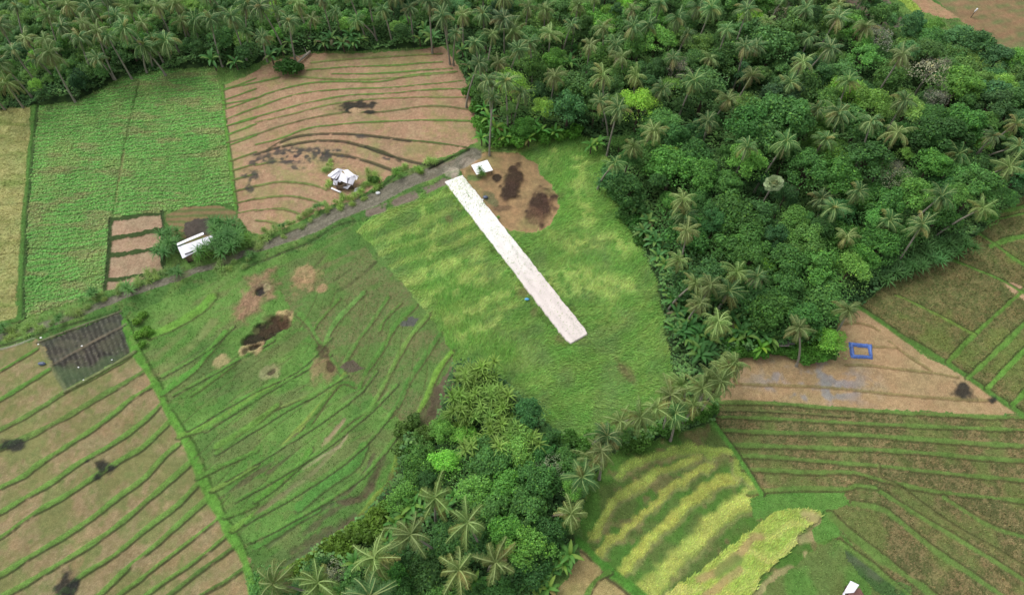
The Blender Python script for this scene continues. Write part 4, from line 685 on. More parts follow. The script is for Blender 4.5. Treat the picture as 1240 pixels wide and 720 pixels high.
HAND = [(1165, 100, 'round', 'yellow', 4.6, 8), (1039, 45, 'round', 'yellow', 3.4, 8), (1048, 70, 'round', 'bright', 3.8, 7), (1128, 84, 'dry', 'grey', 4.2, 8), (1135, 118, 'dry', 'grey', 2.4, 8), (1065, 42, 'dry', 'grey', 3.2, 8), (823, 84, 'dry', 'grey', 2.6, 7), (775, 126, 'feather', 'yellow', 4.4, 7), (795, 45, 'spread', 'bright', 4.2, 8), (768, 55, 'round', 'bright', 3.4, 7), (635, 152, 'round', 'yellow', 2.9, 3), (660, 130, 'feather', 'bright', 2.8, 5), (672, 72, 'round', 'bright', 3.2, 6), (643, 76, 'round', 'mid', 4.4, 6), (688, 128, 'round', 'blue', 4.2, 6), (945, 140, 'round', 'mid', 6.0, 9), (925, 160, 'spread', 'dark', 5, 9), (908, 152, 'round', 'dark', 5, 9),
        (980, 205, 'round', 'mid', 4.4, 8), (1015, 208, 'spread', 'mid', 4.5, 8), (1050, 190, 'round', 'dark', 4.6, 9), (1130, 195, 'round', 'bright', 3.8, 7), (1110, 232, 'feather', 'mid', 4.2, 7), (1085, 210, 'dry', 'grey', 3.0, 8), (815, 200, 'round', 'bright', 4.6, 7), (850, 212, 'round', 'bright', 4.2, 7), (785, 188, 'spread', 'mid', 4.2, 6), (760, 230, 'round', 'dark', 4.0, 5), (742, 215, 'round', 'blue', 3.0, 3), (905, 195, 'feather', 'mid', 4.4, 8), (895, 255, 'spread', 'dark', 5, 7), (920, 260, 'round', 'dark', 4, 7), (910, 290, 'round', 'mid', 4.6, 6), (880, 300, 'round', 'mid', 3.6, 5), (958, 270, 'feather', 'dark', 4.2, 7), (975, 290, 'feather', 'dark', 4.2, 7), (955, 318, 'round', 'mid', 3.8, 6), (988, 325, 'round', 'bright', 4.4, 6), (1030, 325, 'feather', 'mid', 4.2, 5), (950, 345, 'round', 'grey', 3.6, 6), (1045, 310, 'round', 'bright', 3.0, 4), (1005, 412, 'feather', 'bright', 3.0, 2.4), (975, 385, 'round', 'grey', 3.6, 5), (935, 372, 'round', 'mid', 4.0, 5), (1000, 360, 'spread', 'mid', 4.2, 5), (920, 360, 'spread', 'dark', 4, 5), (1140, 165, 'round', 'dark', 5.4, 8), (1170, 150, 'round', 'mid', 4.6, 8), (1205, 130, 'round', 'dark', 4.6, 7), (1230, 125, 'round', 'mid', 3.8, 6), (1160, 35+10, 'round', 'blue', 4, 5), (1130, 38, 'round', 'bright', 3.4, 5), (1105, 30, 'round', 'blue', 3.6, 5), (1075, 15, 'round', 'mid', 3.4, 5), (1060, 2, 'round', 'mid', 3.2, 5), (1185, 55, 'round', 'blue', 4.0, 5), (1210, 68, 'round', 'blue', 3.8, 5), (1232, 72, 'round', 'bright', 3.6, 5), (1180, 72, 'feather', 'mid', 3, 4), (1205, 92, 'round', 'blue', 3.2, 3), (1238, 90, 'round', 'mid', 3.4, 4), (1262, 85, 'round', 'mid', 3.4, 4), (1100, 55, 'spread', 'mid', 3.4, 5), (1145, 62, 'spread', 'mid', 3.0, 4), (950, 15, 'dry', 'grey', 2.8, 7), (982, 20, 'round', 'dark', 3, 8), (1000, 22, 'round', 'mid', 3.6, 7),
        (505, 555, 'spread', 'mid', 3.0, 2.4), (540, 560, 'feather', 'bright', 2.8, 2.4), (535, 520, 'feather', 'mid', 2.4, 1.8), (562, 525, 'feather', 'bright', 2.4, 1.6), (590, 560, 'spread', 'mid', 4, 4), (630, 545, 'feather', 'mid', 3.8, 3), (655, 545, 'round', 'grey', 2.6, 3), (610, 590, 'round', 'bright', 3.4, 3.5), (650, 580, 'round', 'mid', 3.8, 4), (575, 590, 'feather', 'mid', 3.4, 3.5), (640, 615, 'round', 'mid', 3.6, 4), (635, 655, 'feather', 'mid', 4.0, 4), (610, 640, 'round', 'bright', 3.0, 4), (600, 615, 'round', 'mid', 3.2, 4), (540, 655, 'round', 'mid', 3.2, 4), (520, 690, 'spread', 'dark', 3.6, 3), (485, 600, 'feather', 'mid', 3.0, 2), (475, 700, 'round', 'bright', 3, 3), (575, 660, 'round', 'dark', 3.4, 3), (665, 640, 'round', 'dark', 3.2, 3), (665, 570, 'dry', 'grey', 2.4, 4), (430, 705, 'round', 'mid', 2.8, 2.4), (640, 690, 'round', 'dark', 3.2, 2.4), (540, 725, 'round', 'mid', 3.2, 3), (602, 720, 'round', 'dark', 3.2, 3), (405, 690, 'dry', 'grey', 1.8, 2.4), (690, 560, 'round', 'mid', 2.8, 2.4)]
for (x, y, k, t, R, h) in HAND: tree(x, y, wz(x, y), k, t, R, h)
# small plants
def plant(kind, x, y, zone, sc=1.0, tone=None):
    name, src, look, cat = {'ban': ('banana_plant', BAN, 'banana plant with broad arching leaves', 'banana plant'), 'star': ('strap_leaved_shrub', STAR, 'bright yellow green strap leaved shrub', 'shrub'), 'sword': ('sword_leaved_shrub', SWORD, 'dark green sword leaved shrub', 'shrub'), 'reed': ('grass_clump', REED, 'pale arching tuft of tall grass', 'grass clump'), 'shrub': ('bush', SHR, 'low leafy green bush', 'bush')}[kind]
    zc = {'ban': 2.2, 'star': 2.6, 'sword': 1.4, 'reed': .6, 'shrub': .8}[kind]*sc; p = at(x, y, zc); bz = hz(p[0], p[1])-.05; o = empty(name, (p[0], p[1], bz), PRR.uniform(0, 6.28)); a, b = PRR.choice(src)
    c = link('foliage' if kind in ('shrub', 'reed') else 'leaves', a, o); d = link('pseudostem' if kind == 'ban' else 'stem', b, o); s = sc*PRR.uniform(.85, 1.15)
    for q in (c, d): q.scale = (s, s, s*PRR.uniform(.9, 1.1))
    k = PRR.uniform(.85, 1.2); t = tone or (1, 1, 1); c.color = (k*t[0]*PRR.uniform(.92, 1.1), k*t[1], k*t[2]*PRR.uniform(.9, 1.1), 1); reg(o, look, zone, cat, x, {'ban': 'banana plants', 'star': 'strap leaved shrubs', 'sword': 'sword leaved shrubs', 'reed': 'tufts of tall grass', 'shrub': 'low bushes'}[kind])
    if kind != 'reed': OCC.append((p[0], p[1], {'ban': 1.7, 'star': 2.4, 'sword': 1.4, 'shrub': .4}[kind], 3.0))
    return o
for P in ((257, 74, 1.3), (285, 76, 1.1), (278, 70, .9)): plant('ban', P[0], P[1], 'behind the bean field', P[2])
for P in ((392, 52), (402, 48), (415, 54), (428, 52), (436, 48), (424, 44), (386, 46), (341, 60), (352, 52), (328, 68), (508, 46), (518, 42), (514, 34), (524, 48)): plant('ban', P[0], P[1], 'behind the terraced field', 1.15)
for P in ((655, 158), (648, 152), (724, 172), (716, 176), (560, 62), (567, 78), (574, 96), (586, 130), (592, 145), (600, 158), (612, 165), (620, 160), (690, 76), (700, 62), (705, 90), (583, 168), (672, 160), (640, 168)): plant('ban', P[0], P[1], 'on the left wood edge', 1.1, (1.1, 1.2, .8) if P[1] > 120 else None)
for P in ((772, 252), (781, 258), (785, 268), (779, 280), (788, 285), (793, 294), (801, 300), (797, 310), (806, 322), (812, 336), (770, 246), (808, 352), (815, 362)): plant('ban', P[0], P[1], 'right of the tall grass', 1.05)
for P in ((824, 388), (835, 395), (845, 405), (832, 408), (850, 415), (842, 420), (858, 425), (862, 412), (826, 402), (838, 382), (855, 398), (848, 430), (820, 378), (818, 398), (903, 408), (895, 400), (912, 398), (925, 392), (888, 388), (918, 405), (900, 385), (930, 410)): plant('ban', P[0], P[1], 'left of the tan field', 1.1, (.8, .9, .85))
plant('ban', 922, 420, 'in front of the small brown hut', 1.15, (1.5, 1.5, .7)); plant('ban', 893, 408, 'beside the tan field corner', 1.1, (1.3, 1.3, .8))
for i in range(26): plant('sword', 1062+i*4.3+PRR.uniform(-3, 3), 333-i*1.5+PRR.uniform(-12, 6), 'on the near wood edge', 1.25, (.85, .95, .9))
for P in ((572, 450), (560, 456), (582, 458), (594, 462), (566, 468), (578, 472), (590, 478), (602, 474), (556, 480), (568, 486), (582, 490), (596, 492), (608, 486), (614, 500), (560, 498), (574, 502), (588, 506), (604, 512), (600, 528), (610, 536), (622, 532), (616, 545), (552, 490), (588, 448)): plant('star', P[0], P[1], 'topping the grove', 1.1)
for P in ((490, 625), (478, 632), (508, 600), (470, 655), (684, 668), (675, 676), (668, 690), (682, 682), (655, 700), (640, 706), (626, 700), (650, 715), (664, 712), (632, 716), (690, 672), (470, 640)): plant('ban', P[0], P[1], 'in the lower grove', .95, (1.15, 1.15, .9))
for P in ((620, 520), (632, 528), (598, 545), (612, 556), (585, 540), (570, 540), (628, 560), (548, 505), (560, 510), (640, 540)): plant('star', P[0], P[1], 'topping the grove', 1.1)
for P in ((500, 612), (515, 622), (540, 612), (552, 600), (588, 622), (620, 628), (560, 655), (525, 668), (590, 655), (650, 668), (420, 690), (430, 680), (462, 690), (410, 715), (500, 700), (575, 705)): plant('ban', P[0], P[1], 'in the lower grove', .95, (1.1, 1.15, .9))
# around the white roofed hut
for P in ((201, 298), (206, 292), (210, 284), (198, 306), (212, 302), (204, 286), (265, 268), (272, 272), (268, 278), (276, 280), (283, 276), (270, 286), (262, 280), (279, 290), (264, 292), (288, 284), (260, 298), (250, 304), (272, 296), (285, 294), (276, 302)): plant('sword', P[0], P[1], 'by the white hut', 1.15, (1, 1.1, 1.05))
for P in ((238, 304), (246, 300), (231, 307), (242, 310), (254, 308), (290, 292), (298, 288), (300, 296)): plant('sword', P[0], P[1], 'before the white hut', .9, (1.3, 1.3, .85))
RV = [(2, 398), (14, 396), (22, 400), (34, 394), (10, 405), (45, 392), (60, 386), (70, 383), (82, 380), (95, 376), (104, 372), (30, 402), (48, 398), (108, 360), (116, 356), (122, 352), (114, 364), (126, 362), (140, 348), (148, 346), (160, 345), (156, 350), (168, 344), (182, 334), (186, 330), (190, 336), (202, 325), (208, 322), (212, 328), (214, 318), (268, 324), (276, 326), (285, 318), (295, 322), (302, 314), (300, 306), (312, 296), (318, 290), (325, 286), (320, 280), (332, 276), (338, 272), (345, 278), (350, 270), (342, 284), (356, 268), (362, 264), (371, 258), (378, 254), (384, 250), (392, 246), (398, 248), (366, 272), (375, 266), (384, 260), (396, 254)]
for i, P in enumerate(RV): plant('reed' if i % 7 else 'sword', P[0]+PRR.uniform(-3, 3), P[1]+PRR.uniform(-3, 3), 'left of the ruined hut' if P[0] > 250 else 'along the bean field road', PRR.uniform(.55, 1.1), (1.05, 1.1, .95))
for P in ((440, 225), (446, 222), (452, 218), (455, 225), (437, 232), (430, 236), (422, 240), (416, 238), (410, 244), (440, 240), (425, 246), (412, 250), (448, 208), (456, 214), (478, 206), (484, 204), (490, 200), (505, 204), (508, 206), (520, 196), (526, 194), (400, 196), (394, 205), (398, 222)): plant('shrub' if PRR.random() < .12 else 'reed', P[0], P[1], 'around the ruined hut', PRR.uniform(.7, 1.05), (1.05, 1.15, .85))
plant('sword', 581, 211, 'in front of the white sheet roof', .75, (1.25, 1.3, .75)); plant('sword', 507, 205, 'on the road bank', .65, (1.5, 1.5, .7)); plant('sword', 482, 210, 'on the road bank', .65, (1.3, 1.4, .75))
for P in ((163, 392), (170, 388), (177, 394), (172, 402), (180, 408), (168, 410), (165, 398), (186, 398), (176, 414)): plant('shrub', P[0]+PRR.uniform(-6, 6), P[1]+PRR.uniform(-9, 9), 'right of the vegetable bed', .62, (1.5, 1.5, .9))
for P in ((505, 530), (498, 540), (490, 520), (515, 525), (500, 510), (488, 545), (508, 545)): plant('shrub', P[0], P[1], 'on the left edge of the grove', 1.2, (1.1, 1.0, .9))
for P in ((400, 660), (412, 655), (425, 648), (392, 668), (432, 640), (445, 634), (455, 625), (380, 680), (465, 615), (418, 668), (405, 676), (440, 650), (460, 640), (360, 690)): plant('shrub', P[0], P[1], 'below left of the grove', 1.15, (1.3, 1.15, .7))
for P in ((690, 528), (676, 532), (702, 540), (714, 532), (728, 525), (770, 520), (782, 524), (800, 522), (812, 516), (835, 506), (850, 500), (862, 496), (760, 538), (775, 535)): plant('shrub', P[0], P[1], 'under the short palm line', 1.2, (.95, 1.05, .8))
for P in ((600, 170), (614, 168), (628, 172), (642, 165), (660, 166), (678, 163), (695, 160), (606, 162), (588, 158), (580, 148), (576, 130), (570, 112)): plant('shrub', P[0], P[1], 'above the burnt clearing', 1.5, (1.1, 1.3, .75))
for P in ((745, 232), (752, 240), (760, 250), (755, 262), (768, 270), (775, 290), (742, 222), (736, 206)): plant('shrub', P[0], P[1], 'right of the grass field', 1.4, (.7, .9, .85))
for i in range(30): plant('shrub', 880+i*4.3, 424+PRR.uniform(-8, 4)+(6 if i > 20 else 0), 'behind the tan field', 1.15, (.9, 1.15, .75)) if i < 31 and not (14 < i < 19) else None
for i in range(20): plant('shrub', 950+PRR.uniform(0, 12)+i*1, 420+PRR.uniform(-3, 6), 'in front of the small brown hut', .9, (1, 1.1, .8)) if i < 5 else None
def infor(x, y):
    j = int((x-X0)/CS); i = int((y-Y0)/CS); return 2 <= i < NY-2 and 2 <= j < NX-2 and ID[i, j] == 1
FR = np.random.RandomState(21); cnt = 0; FP = []
tn = fbm(GX, GY, 26, 131, 2)
for _ in range(26000):
    x, y = FR.uniform(-150, 150), FR.uniform(14, 184)
    if not infor(x, y): continue
    u0, v0 = px((x, y, 7.0))
    if not (-30 < u0 < 1270 and -28 < v0 < 735): continue
    left = u0 < 545 and v0 < 130; grove = v0 > 430
    R = FR.uniform(1.8, 3.4) if (left or grove) else FR.uniform(2.2, 5.2)*(1 if FR.rand() < .7 else .8)
    edge = not all(infor(x+R*.8*math.cos(a), y+R*.8*math.sin(a)) for a in (0, 1.57, 3.14, 4.71))
    if edge:
        if FR.rand() < .5: continue
        R = min(R, 2.4)
        if not all(infor(x+R*.7*math.cos(a), y+R*.7*math.sin(a)) for a in (0, 1.57, 3.14, 4.71)): continue
    h = (FR.uniform(2.0, 5.0) if (left or grove or edge) else FR.uniform(4, 8.0)); zc = h+R*.3
    if any((x-a)**2+(y-b)**2 < (r*.85+R*.55)**2 and abs(zc-z) < 9 and not (z > 8.8 and r == 2.2 and h < 5.5) for a, b, r, z in OCC): continue
    v = FR.rand(); t = tn[int((y-Y0)/CS), int((x-X0)/CS)]; tone = ('dark' if v < .42 else 'mid' if v < .8 else 'blue' if v < .9 else 'grey') if t < .5 else ('mid' if v < .5 else 'bright' if v < .74 else 'dark' if v < .92 else 'yellow')
    kind = FR.choice(['round', 'spread', 'feather', 'cone'], p=[.45, .25, .2, .1]); pu = px((x, y, zc)); tree(pu[0], pu[1], wz(*pu), kind, tone, R, h); cnt += 1
    if cnt >= 420: break
print('filled trees', cnt)
# extra palms scattered through the woods where the photo is full of them
for _ in range(1600):
    x, y = FR.uniform(-150, 150), FR.uniform(60, 184)
    if not infor(x, y): continue
    h = FR.uniform(11, 14); u0, v0 = px((x, y, h))
    if not (-20 < u0 < 1260 and -22 < v0 < 250): continue
    lim = .6 if v0 < 60 else (.2 if u0 < 800 else .03)
    if FR.rand() > lim or (u0 > 1060 and v0 < 140): continue
    if any((x-a)**2+(y-b)**2 < 5.2**2 and z > 8.8 and r == 2.2 for a, b, r, z in OCC): continue
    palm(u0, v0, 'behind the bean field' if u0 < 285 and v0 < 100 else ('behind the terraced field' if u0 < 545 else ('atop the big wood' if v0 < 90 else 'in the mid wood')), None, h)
# fallen tree in the brown terraces
o = empty('fallen_tree', G(353, 88)); b = G(375, 66); dx, dy = b[0]-o.location.x, b[1]-o.location.y
t = MB(); t.tube([(0, 0, .9), (dx*.5, dy*.5, .8), (dx*1.05, dy*1.05, .5)], [.15, .24, .34], 7); t.tube([(dx*.6, dy*.6, .8), (dx*.6-1.6, dy*.6+.8, 1.4)], [.12, .05], 5); t.tube([(dx*.5, dy*.5, .8), (dx*.5+1.2, dy*.5+1.6, 1.6)], [.12, .05], 5); t.tube([(dx*.9, dy*.9, .6), (dx*.9-1.0, dy*.9+2.0, 1.2)], [.1, .04], 5)
link('trunk', t.mesh('trunk', M_BARK, True), o)
for k, (ax, ay, s) in enumerate(((0, 0, 2.3), (-1.8, .3, 1.8), (1.7, .2, 1.7), (-.3, 1.2, 1.9))):
    c = link('foliage', SHR[k % 4][0], o, (ax, ay, -.3)); c.scale = (s*.9, s*.8, s*.9); c.color = (.55, .72, .62, 1)
tag(o, 'toppled tree with dark leafy crown lying on the brown terraced field', 'tree')
# ------------------------------------------------------------------ white path
def pathmesh():
    A0, A1 = at(537.3, 221.3)[:2], at(561, 212.8)[:2]; B0, B1 = at(689, 419)[:2], at(714, 405)[:2]; n, m = 260, 22; V, Fq, cc = [], [], []
    rr = np.random.RandomState(3); e0 = np.interp(np.arange(n), np.arange(0, n+8, 5), rr.randn(len(np.arange(0, n+8, 5)))*.05)+rr.randn(n)*.03; e1 = np.interp(np.arange(n), np.arange(0, n+8, 5), rr.randn(len(np.arange(0, n+8, 5)))*.05)+rr.randn(n)*.03
    for i in range(n):
        q = i/(n-1); a = A0+(B0-A0)*q; b = A1+(B1-A1)*q; u = (b-a)/np.linalg.norm(b-a); a = a+u*e0[i]; b = b+u*e1[i]
        ro = max(0, (q-.975)/.025)*.3; a = a+u*ro; b = b-u*ro
        for j in range(m+1):
            k = j/m; p = a+(b-a)*k; edge = j in (0, m) or i in (0, n-1); z = (-.5 if edge else .42)+0*k; V.append((p[0], p[1], z+hz(p[0], p[1])*.4+(0 if edge else rr.randn()*.008)))
            far = 1-sm(np.array(q), .35, .75); ptn = 1.0-(rr.rand() < .03)*rr.rand()*.08; tr = 1-.09*math.exp(-((k-.3)/.07)**2)-.09*math.exp(-((k-.7)/.07)**2)-.05*math.sin(q*40)*math.sin(k*9+q*17)
            w_ = lin((242, 230, 223), .78)*(1-far)+lin((248, 244, 238), .86)*far; cc.append(w_*ptn*(tr if q > .4 else 1)*(.93+.07*rr.rand()) if not edge else lin((150, 132, 120)))
    for i in range(n-1):
        for j in range(m): a = i*(m+1)+j; Fq.append((a, a+m+1, a+m+2, a+1))
    return mesh_np('limestone_path', V, Fq, attr_mat('crushed_limestone', .9, noise=[(.5, .04), (7, .05)], spec=.1, bump=.1), cc)
tag(link('limestone_path', pathmesh()), 'long straight white crushed limestone path ending in the tall grass', 'path', None, 'structure')
for i in range(34):
    q = PRR.random(); sd2 = PRR.choice((0, 1)); a, b = ((537, 222), (688, 419)) if sd2 == 0 else ((600, 262), (714, 404)); x, y = a[0]+(b[0]-a[0])*q, a[1]+(b[1]-a[1])*q
    plant('reed', x+(-2.2 if sd2 == 0 else 2.2)+PRR.uniform(-1, 1), y, 'beside the white path', PRR.uniform(.3, .55), (.85, 1.0, .7))
# ------------------------------------------------------------------ huts
def corr(c0, c1, c2, c3, amp=.03, pitch=.22, sag=0, seed=0):
    """corrugated sheet between four corners (c0-c1 the ridge side, c3-c2 the eave side)"""
    c0, c1, c2, c3 = map(np.array, (c0, c1, c2, c3)); L = np.linalg.norm(c1-c0); n = max(8, int(L/pitch)*4); nv = 5; V, Fq = [], []; nn = np.cross(c1-c0, c3-c0); nn /= np.linalg.norm(nn); nn *= np.sign(nn[2]); r = random.Random(seed); w = [r.uniform(-.03, .03) for _ in range(nv+1)]
    for i in range(n+1):
        q = i/n
        for j in range(nv+1):
            k = j/nv; p = (c0*(1-q)+c1*q)*(1-k)+(c3*(1-q)+c2*q)*k; V.append(p+nn*(amp*math.sin(q*L/pitch*6.283)+w[j]*math.sin(q*5+j)-sag*math.sin(q*3.14)))
    for i in range(n):
        for j in range(nv): a = i*(nv+1)+j; Fq.append((a, a+1, a+nv+2, a+nv+1))
    return V, Fq
def sheet(name, parent, cs, mat, thick=.03, **k):
    V, Fq = corr(*[np.array(c)-np.array(parent.location) for c in cs], **k); n = len(V); V = list(V)+[v-np.array((0, 0, thick)) for v in V]; Fq = list(Fq)+[tuple(reversed([x+n for x in f])) for f in Fq]
    return link(name, mesh_np(name, V, Fq, mat), parent)
def hut_body(o, cs, zt, mat=M_WALL, posts=True):
    """walls, door and posts under the four roof corners (world xy), up to zt"""
    P = [np.array(c[:2])-np.array(o.location[:2]) for c in cs]; cen = sum(P)/4; P = [cen+(p-cen)*.86 for p in P]; z0 = -.3
    for i in range(4):
        a, b = P[i], P[(i+1) % 4]; d = b-a; L = np.linalg.norm(d); m = MB(); c = (a+b)/2; rz = math.atan2(d[1], d[0])
        m.box((c[0], c[1], (zt-.25+z0)/2), L-.16, .06, zt-.25-z0, rz); link('wall', m.mesh('wall', mat), o)
        if i == 2:
            nrm = np.array([math.sin(rz), -math.cos(rz)])*.05; dm = MB(); dm.box((c[0]-nrm[0]*1.3, c[1]-nrm[1]*1.3, .9), .9, .05, 1.8, rz); dm.box((c[0]+nrm[0]*1.3, c[1]+nrm[1]*1.3, .9), .9, .05, 1.8, rz); link('door', dm.mesh('door', M_WOOD), o)
        pm = MB(); pm.box((a[0], a[1], (zt+z0)/2-.06), .14, .14, zt-z0-.12, rz); link('post', pm.mesh('post', M_WOOD), o)
# hut A: white roof by the bean field
c = [at(215, 299, 2.9), at(249, 284.5, 2.9), at(263, 292, 2.2), at(221, 313, 2.2)]; c[1] = at(258, 284, 2.9)
o = empty('metal_roofed_hut', G(239, 300)); sheet('roof', o, c, M_ROOF, seed=3)
f = [at(214.5, 297.5, 3.05), at(247, 283.5, 3.05), at(246, 281, 2.75), at(214, 294.5, 2.75)]; sheet('rear_roof', o, f, M_ROOF, amp=.02, seed=5)
hut_body(o, [c[0], c[1], c[2], c[3]], 2.2-o.location.z)
m = MB(); p = at(229, 306, 2.62)-np.array(o.location); m.box(tuple(p), 1.7, .3, .1, math.atan2(*(c[1]-c[0])[[1, 0]])); link('roof_batten', m.mesh('roof_batten', M_DARK), o)
tag(o, 'long hut with a white corrugated metal roof beside the dirt road', 'hut')
# hut B: ruined hut with patchwork roof
o = empty('ruined_hut', G(416, 219)); rb = random.Random(8)
rid0, rid1 = (405, 203), (424, 208)
def q4(a, b, c_, d, za, zb, name='roof_sheet', mat=M_ROOFB, s=0): return sheet(name, o, [at(*a, za), at(*b, za), at(*c_, zb), at(*d, zb)], mat, seed=s)
q4((409, 203.5), (416, 205.5), (407, 217), (398, 214), 2.6, 1.9, s=1); q4((403, 207), (411, 208), (404, 216.5), (396.5, 213), 2.45, 2.05, s=2, mat=M_ROOF); q4((415, 206), (421, 205), (430, 212), (421, 216), 2.7, 2.2, s=3, mat=M_ROOF); q4((413, 208), (421, 213), (420, 222), (410, 218), 2.6, 1.7, s=4, mat=M_ROOF); q4((421, 211), (431, 215), (427, 224), (418, 221), 2.3, 1.6, s=5); q4((429, 211), (434, 213), (432, 218), (427, 216), 2.0, 1.6, s=6, mat=M_ROOF); q4((404, 217), (409, 219), (408, 226), (403, 223), 1.8, 1.0, s=7); q4((408, 204), (411, 206), (400, 214), (397, 212), 2.75, 2.3, s=8, mat=M_ROOF); q4((418, 222), (425, 224), (421, 229), (415, 227), 1.4, .9, s=9); q4((411, 210), (416, 212), (412, 221), (408, 219), 2.2, 1.5, s=10, mat=M_ROOFB); q4((430, 228), (437, 226), (434, 231), (428, 233), .6, .4, s=11)
hut_body(o, [at(398, 212, 2), at(424, 208, 2), at(428, 222, 2), at(406, 224, 2)], 1.7-o.location.z)
m = MB()
for a, b, z in (((400, 206), (418, 203), 2.4), ((428, 206), (434, 216), 2.2), ((404, 224), (420, 230), 1.2), ((426, 232), (438, 227), .9)):
    p, q = at(*a, z)-np.array(o.location), at(*b, z-.3)-np.array(o.location); m.tube([tuple(p), tuple(q)], [.06, .06], 5)
link('roof_beam', m.mesh('roof_beam', M_WOOD), o); tag(o, 'ruined hut under a patchwork of grey metal sheets between road and terraced field', 'hut')
# white plank
def slab(name, a, b, wd, th, mat, z, lab, cat):
    p, q = at(*a, z), at(*b, z); d = (q-p)[:2]; L = np.linalg.norm(d); rz = math.atan2(d[1], d[0]); m = MB(); m.box((0, 0, 0), L, wd, th, rz); m.box((math.cos(rz)*L*.3, math.sin(rz)*L*.3, th), L*.38, wd*.92, th, rz+.03)
    return tag(link(name, m.mesh(name, mat), None, tuple((p+q)/2)), lab, cat)
slab('metal_sheet', (401, 227.5), (413, 233), .42, .05, M_WHITE, hz(*at(407, 230)[:2])+.35, 'narrow white metal sheet on the grass below the ruined hut', 'metal sheet')
# white sheet roof
o = empty('sheet_roofed_shelter', G(584, 205)); cs = [at(570.5, 200, 1.7), at(590, 193.5, 1.8), at(597, 206, 1.5), at(577, 211.5, 1.4)]; sheet('roof', o, cs, M_WHITE, amp=.012)
for i, c_ in enumerate(cs):
    cen = sum(cs)/4; p = cen+(c_-cen)*.88-np.array(o.location); m = MB(); m.tube([(p[0], p[1], -.3), (p[0], p[1], p[2]-.06)], [.06, .05], 6); link('post', m.mesh('post', M_WOOD), o)
m = MB()
for i in range(4):
    cen = sum(cs)/4; p, q = [tuple(cen+(k-cen)*.88-np.array(o.location)-np.array((0, 0, .09))) for k in (cs[i], cs[(i+1) % 4])]; m.tube([p, q], [.04, .04], 5)
link('beam', m.mesh('beam', M_WOOD), o); tag(o, 'small open shelter with a flat bright white sheet roof beside the white path', 'shelter')
# brown hut at the wood edge
o = empty('brown_roofed_hut', G(951, 414)); sheet('roof', o, [at(943, 402, 3.2), at(958, 402, 3.2), at(963, 417, 2.3), at(940, 417, 2.3)], M_TILE, amp=.035, pitch=.3); sheet('rear_roof', o, [at(943, 401.4, 3.18), at(958, 401.4, 3.18), at(961, 395, 2.4), at(940, 395, 2.4)], M_TILE, amp=.035, pitch=.3)
hut_body(o, [at(942, 398, 2.3), at(959, 398, 2.3), at(961, 417, 2.3), at(942, 417, 2.3)], 2.3-o.location.z); m = MB(); p, q = at(943, 418, 2.26)-np.array(o.location), at(956, 418.5, 2.26)-np.array(o.location); m.box(tuple((p+q)/2), np.linalg.norm(q-p), .3, .06, 0); link('fascia', m.mesh('fascia', flat_mat('pink_board', (172, 150, 150))), o)
tag(o, 'small hut with a brown roof half hidden under trees by the tan field', 'hut')
# hut at the bottom edge
o = empty('white_roofed_shed', G(1031, 716)); sheet('roof', o, [at(1030, 702.5, 2.6), at(1040.5, 707.5, 2.6), at(1034, 717, 2.1), at(1021, 718, 2.1)], M_ROOF); sheet('roof_sheet', o, [at(1021, 717, 2.3), at(1024, 714, 2.3), at(1022, 728, 1.9), at(1018, 728, 1.9)], M_ROOF)
sheet('rusty_roof', o, [at(1026, 717, 2.0), at(1041, 711, 2.0), at(1050, 726, 1.7), at(1030, 730, 1.7)], flat_mat('rusty_sheet', (122, 88, 78), .9, ((1.5, .3), (8, .3)))); hut_body(o, [at(1029, 706, 2), at(1039, 709, 2), at(1044, 724, 2), at(1024, 724, 2)], 1.9-o.location.z)
tag(o, 'small shed with a white and rusty roof at the bottom edge', 'shed')
# blue tarpaulin frame
def ring():
    out = [at(1027.5, 414), at(1056, 416.5), at(1057, 434.5), at(1030.5, 433)]; inn = [at(1033.5, 419), at(1051, 421), at(1053, 430), at(1035, 429)]; V, Fq = [], []; n = 14; r = random.Random(2); rows = 5
    for s in range(4):
        for i in range(n):
            q = i/n; o_ = out[s]*(1-q)+out[(s+1) % 4]*q; i_ = inn[s]*(1-q)+inn[(s+1) % 4]*q
            for j in range(rows+1):
                k = j/rows; p = o_*(1-k)+i_*k; p = p+np.array((r.uniform(-.08, .08), r.uniform(-.08, .08), hz(p[0], p[1])+.42*math.sin(math.pi*k)+.03+r.uniform(-.03, .05))); V.append(p)
    T_ = 4*n
    for i in range(T_):
        for j in range(rows): a = i*(rows+1)+j; b = ((i+1) % T_)*(rows+1)+j; Fq.append((a, a+1, b+1, b))
    return mesh_np('tarpaulin_border', V, Fq, M_BLUE)
tag(link('tarpaulin_border', ring()), 'rectangular frame of bright blue tarpaulin laid on the tan field', 'tarpaulin')
# small things
def lump(name, x, y, r, mat, lab, cat, sq=.6, z=0, seed=1, stretch=(1, 1)):
    rr = random.Random(seed); V, Fq = [], []; n, m = 12, 7
    for j in range(m+1):
        th = math.pi*j/m
        for i in range(n): a = 6.283*i/n; k = 1+(rr.uniform(-.16, .16) if 0 < j < m else 0); V.append((r*k*stretch[0]*math.sin(th)*math.cos(a), r*k*stretch[1]*math.sin(th)*math.sin(a), r*sq*(1+math.cos(th))-.05))
    for j in range(m):
        for i in range(n): Fq.append((j*n+i, (j+1)*n+i, (j+1)*n+(i+1) % n, j*n+(i+1) % n))
    return tag(link(name, mesh_np(name, V, Fq, mat, None, True), None, G(x, y, z)), lab, cat)
lump('white_sack', 457.5, 233.5, .5, M_WHITE, 'lumpy white sack lying on the dirt road', 'sack', .5, stretch=(1.1, .8))
lump('plastic_bag', 638, 363, .38, M_CYAN, 'pale blue plastic bag on the left edge of the white path', 'bag', .5, .25, 4, (1.3, .8))
